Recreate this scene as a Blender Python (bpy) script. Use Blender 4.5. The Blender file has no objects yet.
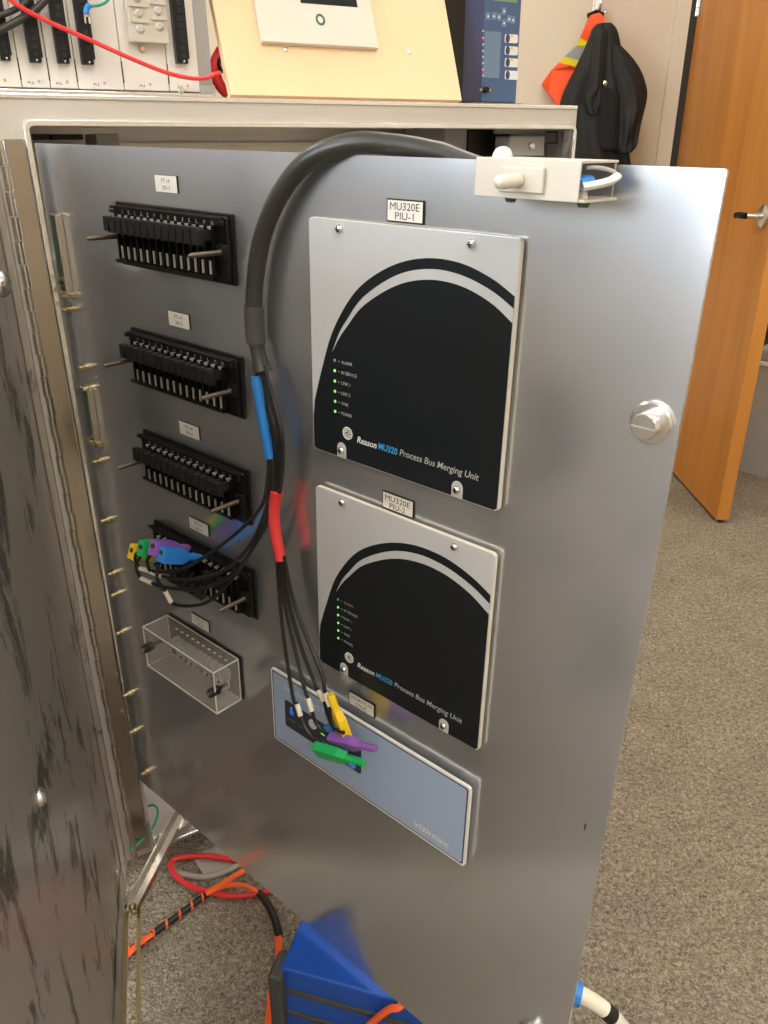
import bpy, bmesh, math, random
from mathutils import Vector, Matrix
random.seed(7)
R = math.radians
scn = bpy.context.scene
COL = scn.collection

# ------------------------------------------------------------------ camera
FPX, PITCH, HC = 792.49, 24.517, 1.18          # focal length in pixels (768x1024), pitch down, lens height
cam = bpy.data.cameras.new('camera'); cam_o = bpy.data.objects.new('camera', cam); COL.objects.link(cam_o)
cam.sensor_fit = 'VERTICAL'; cam.sensor_height = 24.0; cam.lens = FPX / 1024 * 24.0
cam.clip_start = 0.02
cam_o.location = (0, 0, HC); cam_o.rotation_euler = (R(90 - PITCH), 0, 0)
scn.camera = cam_o

# ------------------------------------------------------------------ world and exposure
w = bpy.data.worlds.new('world'); scn.world = w; w.use_nodes = True
w.node_tree.nodes['Background'].inputs[0].default_value = (0.75, 0.85, 1.0, 1)
w.node_tree.nodes['Background'].inputs[1].default_value = 0.6
scn.view_settings.view_transform = 'Standard'; scn.view_settings.look = 'None'
scn.view_settings.gamma = 1.0; scn.view_settings.use_curve_mapping = False
scn.view_settings.exposure = 0.25
LIGHT_STRENGTH = 9.0
WINDOW_STRENGTH = 12.0

# ------------------------------------------------------------------ photo pixel -> place
def ray(px, py):
    cp, sp = math.cos(R(PITCH)), math.sin(R(PITCH))
    a, b = (px - 384) / FPX, -(py - 512) / FPX
    return Vector((a, cp + b * sp, -sp + b * cp))
CAMP = Vector((0, 0, HC))
def atz(px, py, z):
    v = ray(px, py); return CAMP + v * ((z - HC) / v.z)
def aty(px, py, y):
    v = ray(px, py); return CAMP + v * (y / v.y)
class Frame:
    """a vertical-ish reference plane: origin, x along it, y into it, z up it"""
    def __init__(s, org, x, y, z):
        s.o, s.x, s.y, s.z = Vector(org), Vector(x), Vector(y), Vector(z)
        m = Matrix((s.x, s.y, s.z)).transposed().to_4x4(); m.translation = s.o; s.m = m
    def px(s, px, py, dep=0.0):          # pixel -> local (x, z) on the plane y = dep
        v = ray(px, py); t = ((s.o - CAMP).dot(s.y) + dep) / v.dot(s.y); X = CAMP + v * t - s.o
        return X.dot(s.x), X.dot(s.z)
    def p3(s, px, py, dep=0.0):
        x, z = s.px(px, py, dep); return Vector((x, dep, z))
    def w(s, x, y, z): return s.m @ Vector((x, y, z))
A_, T_ = R(-41.105), R(-1.245)
u = Vector((math.cos(A_), math.sin(A_), 0)); nrm = Vector((-u.y, u.x, 0))
v0 = ray(33, 143); P0 = CAMP + v0 * (0.5 / v0.dot(nrm))
PU = u * math.cos(T_) + Vector((0, 0, math.sin(T_))); PV = -u * math.sin(T_) + Vector((0, 0, math.cos(T_)))
PAN = Frame(P0, PU, nrm, PV)
CA = R(29.0)
TL = R(0.38)                             # the cabinet stands very slightly out of level
CAB = Frame((P0.x + HC * math.sin(TL) * math.cos(CA), P0.y + HC * math.sin(TL) * math.sin(CA), 0), (math.cos(CA) * math.cos(TL), math.sin(CA) * math.cos(TL), math.sin(TL)), (-math.sin(CA), math.cos(CA), 0),
            (-math.cos(CA) * math.sin(TL), -math.sin(CA) * math.sin(TL), math.cos(TL)))
hinge = CAB.w(-0.034, 0.004, 0.7); hinge.z = 0
DA = R(-75.2)
DOOR = Frame(hinge, (math.cos(DA), math.sin(DA), 0), (-math.sin(DA), math.cos(DA), 0), (0, 0, 1))
WORLD = Frame((0, 0, 0), (1, 0, 0), (0, 1, 0), (0, 0, 1))

# ------------------------------------------------------------------ materials
MATS = {}
def nt(name):
    m = bpy.data.materials.new(name); m.use_nodes = True
    return m, m.node_tree.nodes, m.node_tree.links, m.node_tree.nodes['Principled BSDF']
def mat(name, col, rough=0.5, metal=0.0, spec=0.5, var=0.0, scale=40.0, bump=0.0, stretch=None, emit=0.0, trans=0.0, alpha=1.0, coat=0.0):
    if name in MATS: return MATS[name]
    m, N, L, b = nt(name)
    c = (*col, 1)
    b.inputs['Base Color'].default_value = c; b.inputs['Roughness'].default_value = rough
    b.inputs['Metallic'].default_value = metal; b.inputs['Specular IOR Level'].default_value = spec
    b.inputs['Coat Weight'].default_value = coat
    if trans: b.inputs['Transmission Weight'].default_value = trans; b.inputs['IOR'].default_value = 1.2
    b.inputs['Alpha'].default_value = alpha
    if emit:
        b.inputs['Emission Color'].default_value = c; b.inputs['Emission Strength'].default_value = emit
    tc = N.new('ShaderNodeTexCoord'); mp = N.new('ShaderNodeMapping'); L.new(tc.outputs['Object'], mp.inputs[0])
    if stretch: mp.inputs['Scale'].default_value = stretch
    nz = N.new('ShaderNodeTexNoise'); nz.inputs['Scale'].default_value = scale; nz.inputs['Detail'].default_value = 4
    L.new(mp.outputs[0], nz.inputs['Vector'])
    v = var if var else 0.03
    mx = N.new('ShaderNodeMix'); mx.data_type = 'RGBA'
    mx.inputs['A'].default_value = tuple(min(1, x * (1 - v)) for x in col) + (1,)
    mx.inputs['B'].default_value = tuple(min(1, x * (1 + v)) for x in col) + (1,)
    L.new(nz.outputs['Fac'], mx.inputs['Factor']); L.new(mx.outputs['Result'], b.inputs['Base Color'])
    if bump:
        bp = N.new('ShaderNodeBump'); bp.inputs['Strength'].default_value = bump; bp.inputs['Distance'].default_value = 0.002
        L.new(nz.outputs['Fac'], bp.inputs['Height']); L.new(bp.outputs[0], b.inputs['Normal'])
    MATS[name] = m; return m

def metal_mat(name, col, rough, rvar, streak, stain=None, stain_amt=0.0, wave=0.0, haze=0.0, haze_rough=0.6):
    """brushed sheet metal: fine streaks in the roughness, soft dents, optional stains; haze = share of a broad oxide lobe"""
    m, N, L, b = nt(name)
    b.inputs['Metallic'].default_value = 1.0
    hz_ = None
    if haze:
        hz_ = N.new('ShaderNodeBsdfPrincipled'); hz_.inputs['Metallic'].default_value = 0.75; hz_.inputs['Roughness'].default_value = haze_rough
        ms = N.new('ShaderNodeMixShader'); ms.inputs[0].default_value = haze
        L.new(b.outputs[0], ms.inputs[1]); L.new(hz_.outputs[0], ms.inputs[2]); L.new(ms.outputs[0], N['Material Output'].inputs[0])
    tc = N.new('ShaderNodeTexCoord')
    mp = N.new('ShaderNodeMapping'); mp.inputs['Scale'].default_value = streak; L.new(tc.outputs['Object'], mp.inputs[0])
    n1 = N.new('ShaderNodeTexNoise'); n1.inputs['Scale'].default_value = 9; n1.inputs['Detail'].default_value = 6; L.new(mp.outputs[0], n1.inputs['Vector'])
    n2 = N.new('ShaderNodeTexNoise'); n2.inputs['Scale'].default_value = 7; n2.inputs['Detail'].default_value = 5; L.new(tc.outputs['Object'], n2.inputs['Vector'])
    ad = N.new('ShaderNodeMath'); ad.operation = 'ADD'; L.new(n1.outputs['Fac'], ad.inputs[0]); L.new(n2.outputs['Fac'], ad.inputs[1])
    mr = N.new('ShaderNodeMapRange'); mr.inputs[1].default_value = 0.6; mr.inputs[2].default_value = 1.4
    mr.inputs[3].default_value = rough - rvar; mr.inputs[4].default_value = rough + rvar
    L.new(ad.outputs[0], mr.inputs[0]); L.new(mr.outputs[0], b.inputs['Roughness'])
    mx = N.new('ShaderNodeMix'); mx.data_type = 'RGBA'
    mx.inputs['A'].default_value = tuple(x * 0.93 for x in col) + (1,); mx.inputs['B'].default_value = tuple(min(1, x * 1.05) for x in col) + (1,)
    L.new(n2.outputs['Fac'], mx.inputs['Factor'])
    out = mx.outputs['Result']
    if stain:
        mp2 = N.new('ShaderNodeMapping'); mp2.inputs['Scale'].default_value = (7, 7, 3.0); L.new(tc.outputs['Object'], mp2.inputs[0])
        n3 = N.new('ShaderNodeTexNoise'); n3.inputs['Scale'].default_value = 2.2; n3.inputs['Detail'].default_value = 7; n3.inputs['Roughness'].default_value = 0.65
        n3.inputs['Distortion'].default_value = 0.6
        L.new(mp2.outputs[0], n3.inputs['Vector'])
        r = N.new('ShaderNodeMapRange'); r.inputs[1].default_value = 0.53; r.inputs[2].default_value = 0.61; r.inputs[4].default_value = stain_amt
        L.new(n3.outputs['Fac'], r.inputs[0])
        m2 = N.new('ShaderNodeMix'); m2.data_type = 'RGBA'; m2.inputs['B'].default_value = (*stain, 1)
        L.new(out, m2.inputs['A']); L.new(r.outputs[0], m2.inputs['Factor']); out = m2.outputs['Result']
        # pale dusty speckle
        n4 = N.new('ShaderNodeTexNoise'); n4.inputs['Scale'].default_value = 330; n4.inputs['Detail'].default_value = 2; L.new(tc.outputs['Object'], n4.inputs['Vector'])
        r4 = N.new('ShaderNodeMapRange'); r4.inputs[1].default_value = 0.55; r4.inputs[2].default_value = 0.75; r4.inputs[4].default_value = 0.5
        L.new(n4.outputs['Fac'], r4.inputs[0])
        m3 = N.new('ShaderNodeMix'); m3.data_type = 'RGBA'; m3.inputs['B'].default_value = (0.62, 0.58, 0.5, 1)
        L.new(out, m3.inputs['A']); L.new(r4.outputs[0], m3.inputs['Factor']); out = m3.outputs['Result']
    L.new(out, b.inputs['Base Color'])
    if hz_: L.new(out, hz_.inputs['Base Color'])
    if wave:
        n5 = N.new('ShaderNodeTexNoise'); n5.inputs['Scale'].default_value = 5; n5.inputs['Detail'].default_value = 2; L.new(tc.outputs['Object'], n5.inputs['Vector'])
        bp = N.new('ShaderNodeBump'); bp.inputs['Strength'].default_value = wave; bp.inputs['Distance'].default_value = 0.004
        L.new(n5.outputs['Fac'], bp.inputs['Height']); L.new(bp.outputs[0], b.inputs['Normal'])
    MATS[name] = m; return m

def carpet_mat():
    m, N, L, b = nt('carpet'); b.inputs['Roughness'].default_value = 0.95; b.inputs['Specular IOR Level'].default_value = 0.1
    tc = N.new('ShaderNodeTexCoord')
    n1 = N.new('ShaderNodeTexNoise'); n1.inputs['Scale'].default_value = 150; n1.inputs['Detail'].default_value = 6; n1.inputs['Roughness'].default_value = 0.7
    n1.inputs['Distortion'].default_value = 1.2
    n2 = N.new('ShaderNodeTexNoise'); n2.inputs['Scale'].default_value = 9; n2.inputs['Detail'].default_value = 4
    n3 = N.new('ShaderNodeTexVoronoi'); n3.inputs['Scale'].default_value = 210
    for n_ in (n1, n2, n3): L.new(tc.outputs['Object'], n_.inputs['Vector'])
    cr = N.new('ShaderNodeValToRGB'); e = cr.color_ramp.elements
    e[0].position = 0.33; e[0].color = (0.105, 0.087, 0.064, 1); e[1].position = 0.68; e[1].color = (0.62, 0.53, 0.40, 1)
    k = cr.color_ramp.elements.new(0.5); k.color = (0.33, 0.275, 0.20, 1)
    L.new(n1.outputs['Fac'], cr.inputs[0])
    mx = N.new('ShaderNodeMix'); mx.data_type = 'RGBA'; mx.blend_type = 'MULTIPLY'; mx.inputs['Factor'].default_value = 0.5
    c2 = N.new('ShaderNodeValToRGB'); c2.color_ramp.elements[0].position = 0.35; c2.color_ramp.elements[0].color = (0.72, 0.72, 0.74, 1); c2.color_ramp.elements[1].position = 0.65
    L.new(n2.outputs['Fac'], c2.inputs[0]); L.new(cr.outputs[0], mx.inputs['A']); L.new(c2.outputs[0], mx.inputs['B'])
    L.new(mx.outputs['Result'], b.inputs['Base Color'])
    ad = N.new('ShaderNodeMath'); ad.operation = 'ADD'; L.new(n1.outputs['Fac'], ad.inputs[0]); L.new(n3.outputs['Distance'], ad.inputs[1])
    bp = N.new('ShaderNodeBump'); bp.inputs['Strength'].default_value = 0.9; bp.inputs['Distance'].default_value = 0.006
    L.new(ad.outputs[0], bp.inputs['Height']); L.new(bp.outputs[0], b.inputs['Normal'])
    MATS['carpet'] = m; return m

def wood_mat(name, c1, c2, rough, sx=(9, 9, 0.7)):
    m, N, L, b = nt(name); b.inputs['Roughness'].default_value = rough
    tc = N.new('ShaderNodeTexCoord'); mp = N.new('ShaderNodeMapping'); mp.inputs['Scale'].default_value = sx; L.new(tc.outputs['Object'], mp.inputs[0])
    n1 = N.new('ShaderNodeTexNoise'); n1.inputs['Scale'].default_value = 1.6; n1.inputs['Detail'].default_value = 6; n1.inputs['Distortion'].default_value = 0.8
    L.new(mp.outputs[0], n1.inputs['Vector'])
    cr = N.new('ShaderNodeValToRGB'); e = cr.color_ramp.elements
    e[0].position = 0.3; e[0].color = (*c1, 1); e[1].position = 0.72; e[1].color = (*c2, 1)
    L.new(n1.outputs['Fac'], cr.inputs[0]); L.new(cr.outputs[0], b.inputs['Base Color'])
    MATS[name] = m; return m

carpet_mat()
metal_mat('panel_metal', (0.665, 0.69, 0.74), 0.165, 0.025, (3, 3, 60), wave=0.004, haze=0.30, haze_rough=0.45)
metal_mat('cabinet_metal', (0.62, 0.595, 0.56), 0.36, 0.04, (2, 2, 90), haze=0.5)
metal_mat('door_metal', (0.53, 0.50, 0.46), 0.22, 0.03, (5, 5, 3), stain=(0.055, 0.065, 0.045), stain_amt=0.85, wave=0.006, haze=0.55)
metal_mat('rim_metal', (0.82, 0.82, 0.82), 0.22, 0.04, (20, 20, 2))
metal_mat('hinge_metal', (0.58, 0.54, 0.48), 0.22, 0.05, (20, 20, 2))
metal_mat('leaf_metal', (0.40, 0.36, 0.31), 0.20, 0.05, (20, 20, 2))
metal_mat('brass_metal', (0.55, 0.45, 0.26), 0.30, 0.05, (20, 20, 2))
metal_mat('steel', (0.72, 0.71, 0.68), 0.25, 0.04, (30, 30, 30))
metal_mat('stud_metal', (0.20, 0.165, 0.125), 0.42, 0.05, (30, 30, 30))
wood_mat('door_wood', (0.46, 0.175, 0.028), (0.60, 0.25, 0.045), 0.42)
wood_mat('board_wood', (0.84, 0.57, 0.33), (0.88, 0.61, 0.37), 0.6, (2, 2, 0.5))
wood_mat('skid_wood', (0.10, 0.055, 0.03), (0.16, 0.09, 0.05), 0.8)
mat('wall_paint', (0.66, 0.575, 0.45), 0.85, var=0.02, scale=3)
mat('hall_paint', (0.30, 0.32, 0.29), 0.85, var=0.05, scale=2)
mat('ceiling_tile', (0.80, 0.78, 0.74), 0.9, var=0.06, scale=120)
mat('frame_paint', (0.70, 0.63, 0.50), 0.5)
mat('gap_dark', (0.035, 0.028, 0.022), 0.8)
mat('black_plastic', (0.006, 0.006, 0.006), 0.36, spec=0.3, var=0.1)
mat('dark_plastic', (0.016, 0.016, 0.016), 0.45, spec=0.3, var=0.1)
mat('contact_tin', (0.52, 0.50, 0.47), 0.35, metal=0.4)
mat('black_gloss', (0.009, 0.0115, 0.015), 0.30, spec=0.35)
mat('plate_silver', (0.50, 0.51, 0.53), 0.42, var=0.01)
mat('plate_edge', (0.72, 0.66, 0.54), 0.35)
mat('print_white', (0.78, 0.78, 0.76), 0.5)
mat('print_grey', (0.45, 0.45, 0.45), 0.5)
mat('print_blue', (0.05, 0.36, 0.80), 0.5)
mat('print_black', (0.012, 0.012, 0.012), 0.5)
mat('label_white', (0.74, 0.72, 0.66), 0.45, var=0.02)
mat('led_green', (0.22, 0.85, 0.12), 0.4, emit=0.6)
mat('led_off', (0.28, 0.28, 0.26), 0.4)
mat('led_red', (1.0, 0.08, 0.25), 0.4, emit=0.8)
mat('led_blue', (0.02, 0.10, 0.95), 0.4, emit=0.5)
mat('sync_blue', (0.36, 0.46, 0.66), 0.38, var=0.01)
mat('sync_navy', (0.018, 0.030, 0.085), 0.4)
mat('sync_dark', (0.035, 0.045, 0.065), 0.35)
mat('sync_white', (0.80, 0.79, 0.76), 0.35)
mat('cable_grey', (0.032, 0.030, 0.025), 0.36, var=0.1, scale=25)
mat('sleeve_grey', (0.055, 0.053, 0.047), 0.45)
mat('wire_black', (0.010, 0.010, 0.010), 0.42)
mat('heat_blue', (0.012, 0.17, 0.52), 0.5)
mat('heat_red', (0.72, 0.045, 0.045), 0.5)
mat('plug_yellow', (0.88, 0.60, 0.015), 0.4)
mat('plug_green', (0.010, 0.42, 0.11), 0.4)
mat('plug_purple', (0.25, 0.10, 0.42), 0.4)
mat('plug_blue', (0.025, 0.22, 0.66), 0.4)
mat('ferrule_white', (0.78, 0.73, 0.60), 0.5)
mat('beige_plastic', (0.56, 0.52, 0.44), 0.45)
mat('plate_cream', (0.66, 0.61, 0.52), 0.4)
mat('white_plastic', (0.76, 0.74, 0.68), 0.35)
mat('case_blue', (0.008, 0.075, 0.42), 0.35)
mat('case_blue_dark', (0.006, 0.05, 0.30), 0.4)
mat('rubber_grey', (0.055, 0.055, 0.052), 0.7)
mat('cord_orange', (0.90, 0.13, 0.025), 0.5)
mat('cord_red', (0.75, 0.035, 0.035), 0.4)
mat('cord_green', (0.02, 0.30, 0.18), 0.45)
mat('cord_grey', (0.36, 0.34, 0.30), 0.5)
mat('card_white', (0.70, 0.66, 0.60), 0.5, var=0.02)
mat('card_grey', (0.36, 0.35, 0.33), 0.4)
mat('terminal_beige', (0.56, 0.51, 0.42), 0.5)
mat('terminal_clear', (0.48, 0.46, 0.42), 0.25)
mat('relay_blue', (0.050, 0.095, 0.20), 0.42)
mat('relay_side', (0.038, 0.046, 0.105), 0.5)
mat('relay_panel', (0.13, 0.20, 0.29), 0.4)
mat('relay_lcd', (0.18, 0.26, 0.15), 0.35)
mat('key_white', (0.70, 0.70, 0.68), 0.4)
mat('key_orange', (0.85, 0.48, 0.12), 0.4)
mat('cloth_black', (0.010, 0.010, 0.010), 0.75, var=0.4, scale=30, bump=0.25)
mat('cloth_inner', (0.004, 0.004, 0.004), 0.9)
mat('vest_orange', (0.98, 0.10, 0.015), 0.7, bump=0.1, scale=60, emit=0.0)
mat('vest_yellow', (0.85, 0.72, 0.03), 0.7)
mat('vest_silver', (0.46, 0.46, 0.44), 0.45)
mat('pcb_green', (0.05, 0.115, 0.065), 0.45)
mat('interior_grey', (0.30, 0.29, 0.27), 0.5)
mat('duct_grey', (0.22, 0.22, 0.21), 0.6)
mat('bin_grey', (0.40, 0.40, 0.38), 0.6)
mat('cardboard', (0.30, 0.18, 0.09), 0.85)
mat('clear_cover', (0.62, 0.58, 0.52), 0.06, alpha=0.16)
mat('cover_edge', (0.85, 0.82, 0.76), 0.15, alpha=0.55)
def emis(name, col, s):
    m = bpy.data.materials.new(name); m.use_nodes = True; N = m.node_tree.nodes; N.remove(N['Principled BSDF'])
    e = N.new('ShaderNodeEmission'); e.inputs[0].default_value = (*col, 1); e.inputs[1].default_value = s
    m.node_tree.links.new(e.outputs[0], N['Material Output'].inputs[0]); MATS[name] = m
emis('lamp_diffuser', (1.0, 0.945, 0.865), LIGHT_STRENGTH)
emis('daylight', (0.80, 0.90, 1.0), WINDOW_STRENGTH)

# ------------------------------------------------------------------ mesh helpers
class MB:
    def __init__(s): s.bm = bmesh.new()
    def box(s, x0, x1, y0, y1, z0, z1, bev=0.0, seg=2, mtx=None):
        x0, x1 = min(x0, x1), max(x0, x1); y0, y1 = min(y0, y1), max(y0, y1); z0, z1 = min(z0, z1), max(z0, z1)
        r = bmesh.ops.create_cube(s.bm, size=1.0)
        vs = r['verts']
        for v in vs:
            v.co = Vector(((x0 + x1) / 2 + v.co.x * (x1 - x0), (y0 + y1) / 2 + v.co.y * (y1 - y0), (z0 + z1) / 2 + v.co.z * (z1 - z0)))
        if bev:
            es = list({e for v in vs for e in v.link_edges})
            g = bmesh.ops.bevel(s.bm, geom=es, offset=bev, segments=seg, affect='EDGES', profile=0.5)
            vs = list({v for f in g['faces'] for v in f.verts} | {v for v in vs if v.is_valid})
        if mtx:
            for v in vs: v.co = mtx @ v.co
        return s
    def prism(s, poly, y0, y1):
        """polygon in (x, z), extruded between y0 (front) and y1 (back)"""
        a = [s.bm.verts.new((x, y0, z)) for x, z in poly]; b = [s.bm.verts.new((x, y1, z)) for x, z in poly]
        n = len(poly)
        fs = [s.bm.faces.new(a), s.bm.faces.new(b[::-1])]
        for i in range(n): fs.append(s.bm.faces.new((a[i], b[i], b[(i + 1) % n], a[(i + 1) % n])))
        bmesh.ops.recalc_face_normals(s.bm, faces=fs)
        return s
    def hexa(s, p):
        """8 points: 4 of one end, 4 of the other"""
        vs = [s.bm.verts.new(q) for q in p]
        fs = [s.bm.faces.new([vs[i] for i in f]) for f in ((0, 1, 2, 3), (7, 6, 5, 4), (0, 4, 5, 1), (1, 5, 6, 2), (2, 6, 7, 3), (3, 7, 4, 0))]
        bmesh.ops.recalc_face_normals(s.bm, faces=fs); return s
    def lathe(s, p0, p1, prof, n=16):
        """prof: list of (fraction along p0->p1, radius)"""
        p0, p1 = Vector(p0), Vector(p1); d = (p1 - p0); ax = d.normalized()
        t = Vector((0, 0, 1)) if abs(ax.z) < .9 else Vector((1, 0, 0))
        a = ax.cross(t).normalized(); b = ax.cross(a)
        rings = []
        for f, r in prof:
            c = p0 + d * f
            rings.append([s.bm.verts.new(c + (a * math.cos(k * 2 * math.pi / n) + b * math.sin(k * 2 * math.pi / n)) * max(r, 1e-5)) for k in range(n)])
        fs = []
        for i in range(len(rings) - 1):
            for k in range(n): fs.append(s.bm.faces.new((rings[i][k], rings[i][(k + 1) % n], rings[i + 1][(k + 1) % n], rings[i + 1][k])))
        fs.append(s.bm.faces.new(rings[0][::-1])); fs.append(s.bm.faces.new(rings[-1]))
        bmesh.ops.recalc_face_normals(s.bm, faces=fs); return s
    def cyl(s, p0, p1, r, n=16, r2=None): return s.lathe(p0, p1, [(0, r), (1, r if r2 is None else r2)], n)
    def tube(s, pts, r, n=10, sub=6, flat=None):
        pts = spline([Vector(p) for p in pts], sub) if sub > 1 else [Vector(p) for p in pts]
        rr = r if callable(r) else (lambda f: r)
        prev = None; rings = []
        N_ = len(pts)
        for i, p in enumerate(pts):
            t = (pts[min(i + 1, N_ - 1)] - pts[max(i - 1, 0)]).normalized()
            if prev is None:
                a = t.cross(Vector((0, 0, 1)) if abs(t.z) < .9 else Vector((1, 0, 0))).normalized()
            else:
                a = (prev - t * prev.dot(t)).normalized()
            prev = a; b = t.cross(a); q = rr(i / (N_ - 1))
            rings.append([s.bm.verts.new(p + (a * math.cos(k * 2 * math.pi / n) + b * math.sin(k * 2 * math.pi / n) * (flat or 1)) * q) for k in range(n)])
        fs = []
        for i in range(N_ - 1):
            for k in range(n): fs.append(s.bm.faces.new((rings[i][k], rings[i][(k + 1) % n], rings[i + 1][(k + 1) % n], rings[i + 1][k])))
        fs.append(s.bm.faces.new(rings[0][::-1])); fs.append(s.bm.faces.new(rings[-1]))
        bmesh.ops.recalc_face_normals(s.bm, faces=fs); return s
    def mesh(s, name, material, smooth=False):
        me = bpy.data.meshes.new(name); s.bm.to_mesh(me); s.bm.free()
        me.materials.append(MATS[material])
        if smooth:
            for p in me.polygons: p.use_smooth = True
            me.set_sharp_from_angle(angle=R(40))
        return me
    def build(s, name, material, parent=None, smooth=False, loc=None, m=None):
        return place(name, s.mesh(name, material, smooth), parent, loc, m)
def spline(p, sub):
    out = []
    for i in range(len(p) - 1):
        a, b, c, d = p[max(i - 1, 0)], p[i], p[i + 1], p[min(i + 2, len(p) - 1)]
        for k in range(sub):
            t = k / sub
            out.append(0.5 * ((2 * b) + (c - a) * t + (2 * a - 5 * b + 4 * c - d) * t * t + (3 * b - a - 3 * c + d) * t ** 3))
    out.append(p[-1]); return out
def place(name, me, parent=None, loc=None, m=None):
    o = bpy.data.objects.new(name, me); COL.objects.link(o)
    if parent is not None: o.parent = parent
    if m is not None: o.matrix_local = m
    elif loc is not None: o.location = loc
    return o
def thing(name, label, cat, frame=WORLD, org=(0, 0, 0), group=None):
    o = bpy.data.objects.new(name, None); COL.objects.link(o); o.empty_display_size = 0.03
    o.matrix_world = frame.m @ Matrix.Translation(org)
    o['label'] = label; o['category'] = cat
    if group: o['group'] = group
    return o
def tag(o, label, cat, group=None):
    o['label'] = label; o['category'] = cat
    if group: o['group'] = group
    return o
def struct(o): o['kind'] = 'structure'; return o
def rrect(x0, x1, z0, z1, r, n=4):
    out = []
    for cx, cz, a0 in ((x1 - r, z1 - r, 0), (x0 + r, z1 - r, 90), (x0 + r, z0 + r, 180), (x1 - r, z0 + r, 270)):
        for k in range(n + 1):
            a = R(a0 + 90 * k / n); out.append((cx + r * math.cos(a), cz + r * math.sin(a)))
    return out
def circ(cx, cz, r, n=20, rz=None): return [(cx + r * math.cos(2 * math.pi * k / n), cz + (rz or r) * math.sin(2 * math.pi * k / n)) for k in range(n)]
TEXTC = {}
def text(parent, name, body, cx, cz, wd, ht, y, material, shear=0.0, bold=0.0, thick=0.0002):
    """flat lettering facing -y, fitted into a box wd x ht centred on (cx, cz)"""
    key = (body, shear, bold)
    if key not in TEXTC:
        cu = bpy.data.curves.new('t', 'FONT'); cu.body = body; cu.size = 1.0; cu.shear = shear; cu.offset = bold
        cu.resolution_u = 3
        ob = bpy.data.objects.new('t', cu); COL.objects.link(ob)
        dg = bpy.context.evaluated_depsgraph_get(); me = bpy.data.meshes.new_from_object(ob.evaluated_get(dg))
        vs = [tuple(v.co) for v in me.vertices]; fs = [tuple(p.vertices) for p in me.polygons]
        bpy.data.objects.remove(ob); bpy.data.curves.remove(cu); bpy.data.meshes.remove(me)
        xs = [v[0] for v in vs]; ys = [v[1] for v in vs]
        TEXTC[key] = (vs, fs, min(xs), max(xs), min(ys), max(ys))
    vs, fs, x0, x1, y0, y1 = TEXTC[key]
    sx = wd / max(x1 - x0, 1e-6); sz = ht / max(y1 - y0, 1e-6)
    me = bpy.data.meshes.new(name)
    me.from_pydata([(cx + (v[0] - (x0 + x1) / 2) * sx, y - thick, cz + (v[1] - (y0 + y1) / 2) * sz) for v in vs], [], fs)
    me.materials.append(MATS[material])
    return place(name, me, parent)

# ================================================================== THE ROOM
YB, XL, XR, YF, ZC, YH = 3.43, -2.7, 3.3, -3.2, 2.75, 5.2
struct(MB().box(XL - .1, XR + .1, YF - .1, YH + .1, -0.05, 0.0).build('floor', 'carpet'))
struct(MB().box(XL - .1, XR + .1, YF - .1, YH + .1, ZC, ZC + .05).build('ceiling', 'ceiling_tile'))
DX0, DX1, DH = 1.128, 2.10, 2.10
b = MB(); b.box(XL, DX0, YB, YB + .12, 0, ZC); b.box(DX1, XR, YB, YB + .12, 0, ZC); b.box(DX0, DX1, YB, YB + .12, DH, ZC)
struct(b.build('wall_back', 'wall_paint'))
b = MB(); WY0, WY1, WZ0, WZ1 = -2.3, 0.0, 0.95, 2.3
b.box(XL - .1, XL, YF, WY0, 0, ZC); b.box(XL - .1, XL, WY1, YH, 0, ZC); b.box(XL - .1, XL, WY0, WY1, 0, WZ0); b.box(XL - .1, XL, WY0, WY1, WZ1, ZC)
struct(b.build('wall_left', 'wall_paint'))
struct(MB().box(XR, XR + .1, YF, YH, 0, ZC).build('wall_right', 'wall_paint'))
struct(MB().box(XL, XR, YF - .1, YF, 0, ZC).build('wall_front', 'wall_paint'))
struct(MB().box(XL, XR, YH, YH + .1, 0, ZC).build('wall_hallway', 'hall_paint'))
# window in the left wall (behind and left of the lens): bright daylight
wn = MB().box(XL - .06, XL - .055, WY0, WY1, WZ0, WZ1).build('window_1', 'daylight'); struct(wn)
b = MB()
for y in (WY0 + .02, (WY0 + WY1) / 2, WY1 - .02): b.box(XL - .05, XL + .005, y - .02, y + .02, WZ0, WZ1)
for z in (WZ0 + .02, WZ1 - .02): b.box(XL - .05, XL + .005, WY0, WY1, z - .02, z + .02)
b.build('window_frame', 'white_plastic', wn)
# door frame
b = MB()
b.box(DX0 - .055, DX0, YB - .015, YB + .135, 0, DH + .05); b.box(DX1, DX1 + .055, YB - .015, YB + .135, 0, DH + .05); b.box(DX0, DX1, YB - .015, YB + .135, DH, DH + .05)
struct(b.build('trim_1', 'frame_paint'))
for nm, x0, x1 in (('baseboard_back', XL, DX0 - .055),):
    struct(MB().box(x0, x1, YB - .012, YB, 0, .09).build(nm, 'rubber_grey'))
# open wooden door leaf
dr = bpy.data.objects.new('door_1', None); COL.objects.link(dr); dr.location = (1.165, YB - .012, 0); dr['kind'] = 'structure'
dr['label'] = 'orange wooden room door standing open at the right'
LT = .045; LX = -.012
MB().box(LX, LX + LT, -.925, -.006, .012, 2.06, .002).build('door_leaf', 'door_wood', dr)
MB().box(LX + .016, LX + .030, -.921, -.05, .0, .013).build('bottom_seal', 'gap_dark', dr)
MB().box(LX - .024, LX + .030, -.003, .016, .0, 2.06).build('hinge_gap', 'gap_dark', dr)
for z in (.25, .96, 1.68):
    h = MB()
    for k in range(4): h.cyl((LX - .004, -.003, z - .05 + k * .026), (LX - .004, -.003, z - .05 + k * .026 + .024), .007, 10)
    h.box(LX - .002, LX + .0, -.040, .012, z - .05, z + .052)
    h.build('door_hinge', 'steel', dr, True)
hz = 1.0; hy = -.925 + .062
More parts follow.
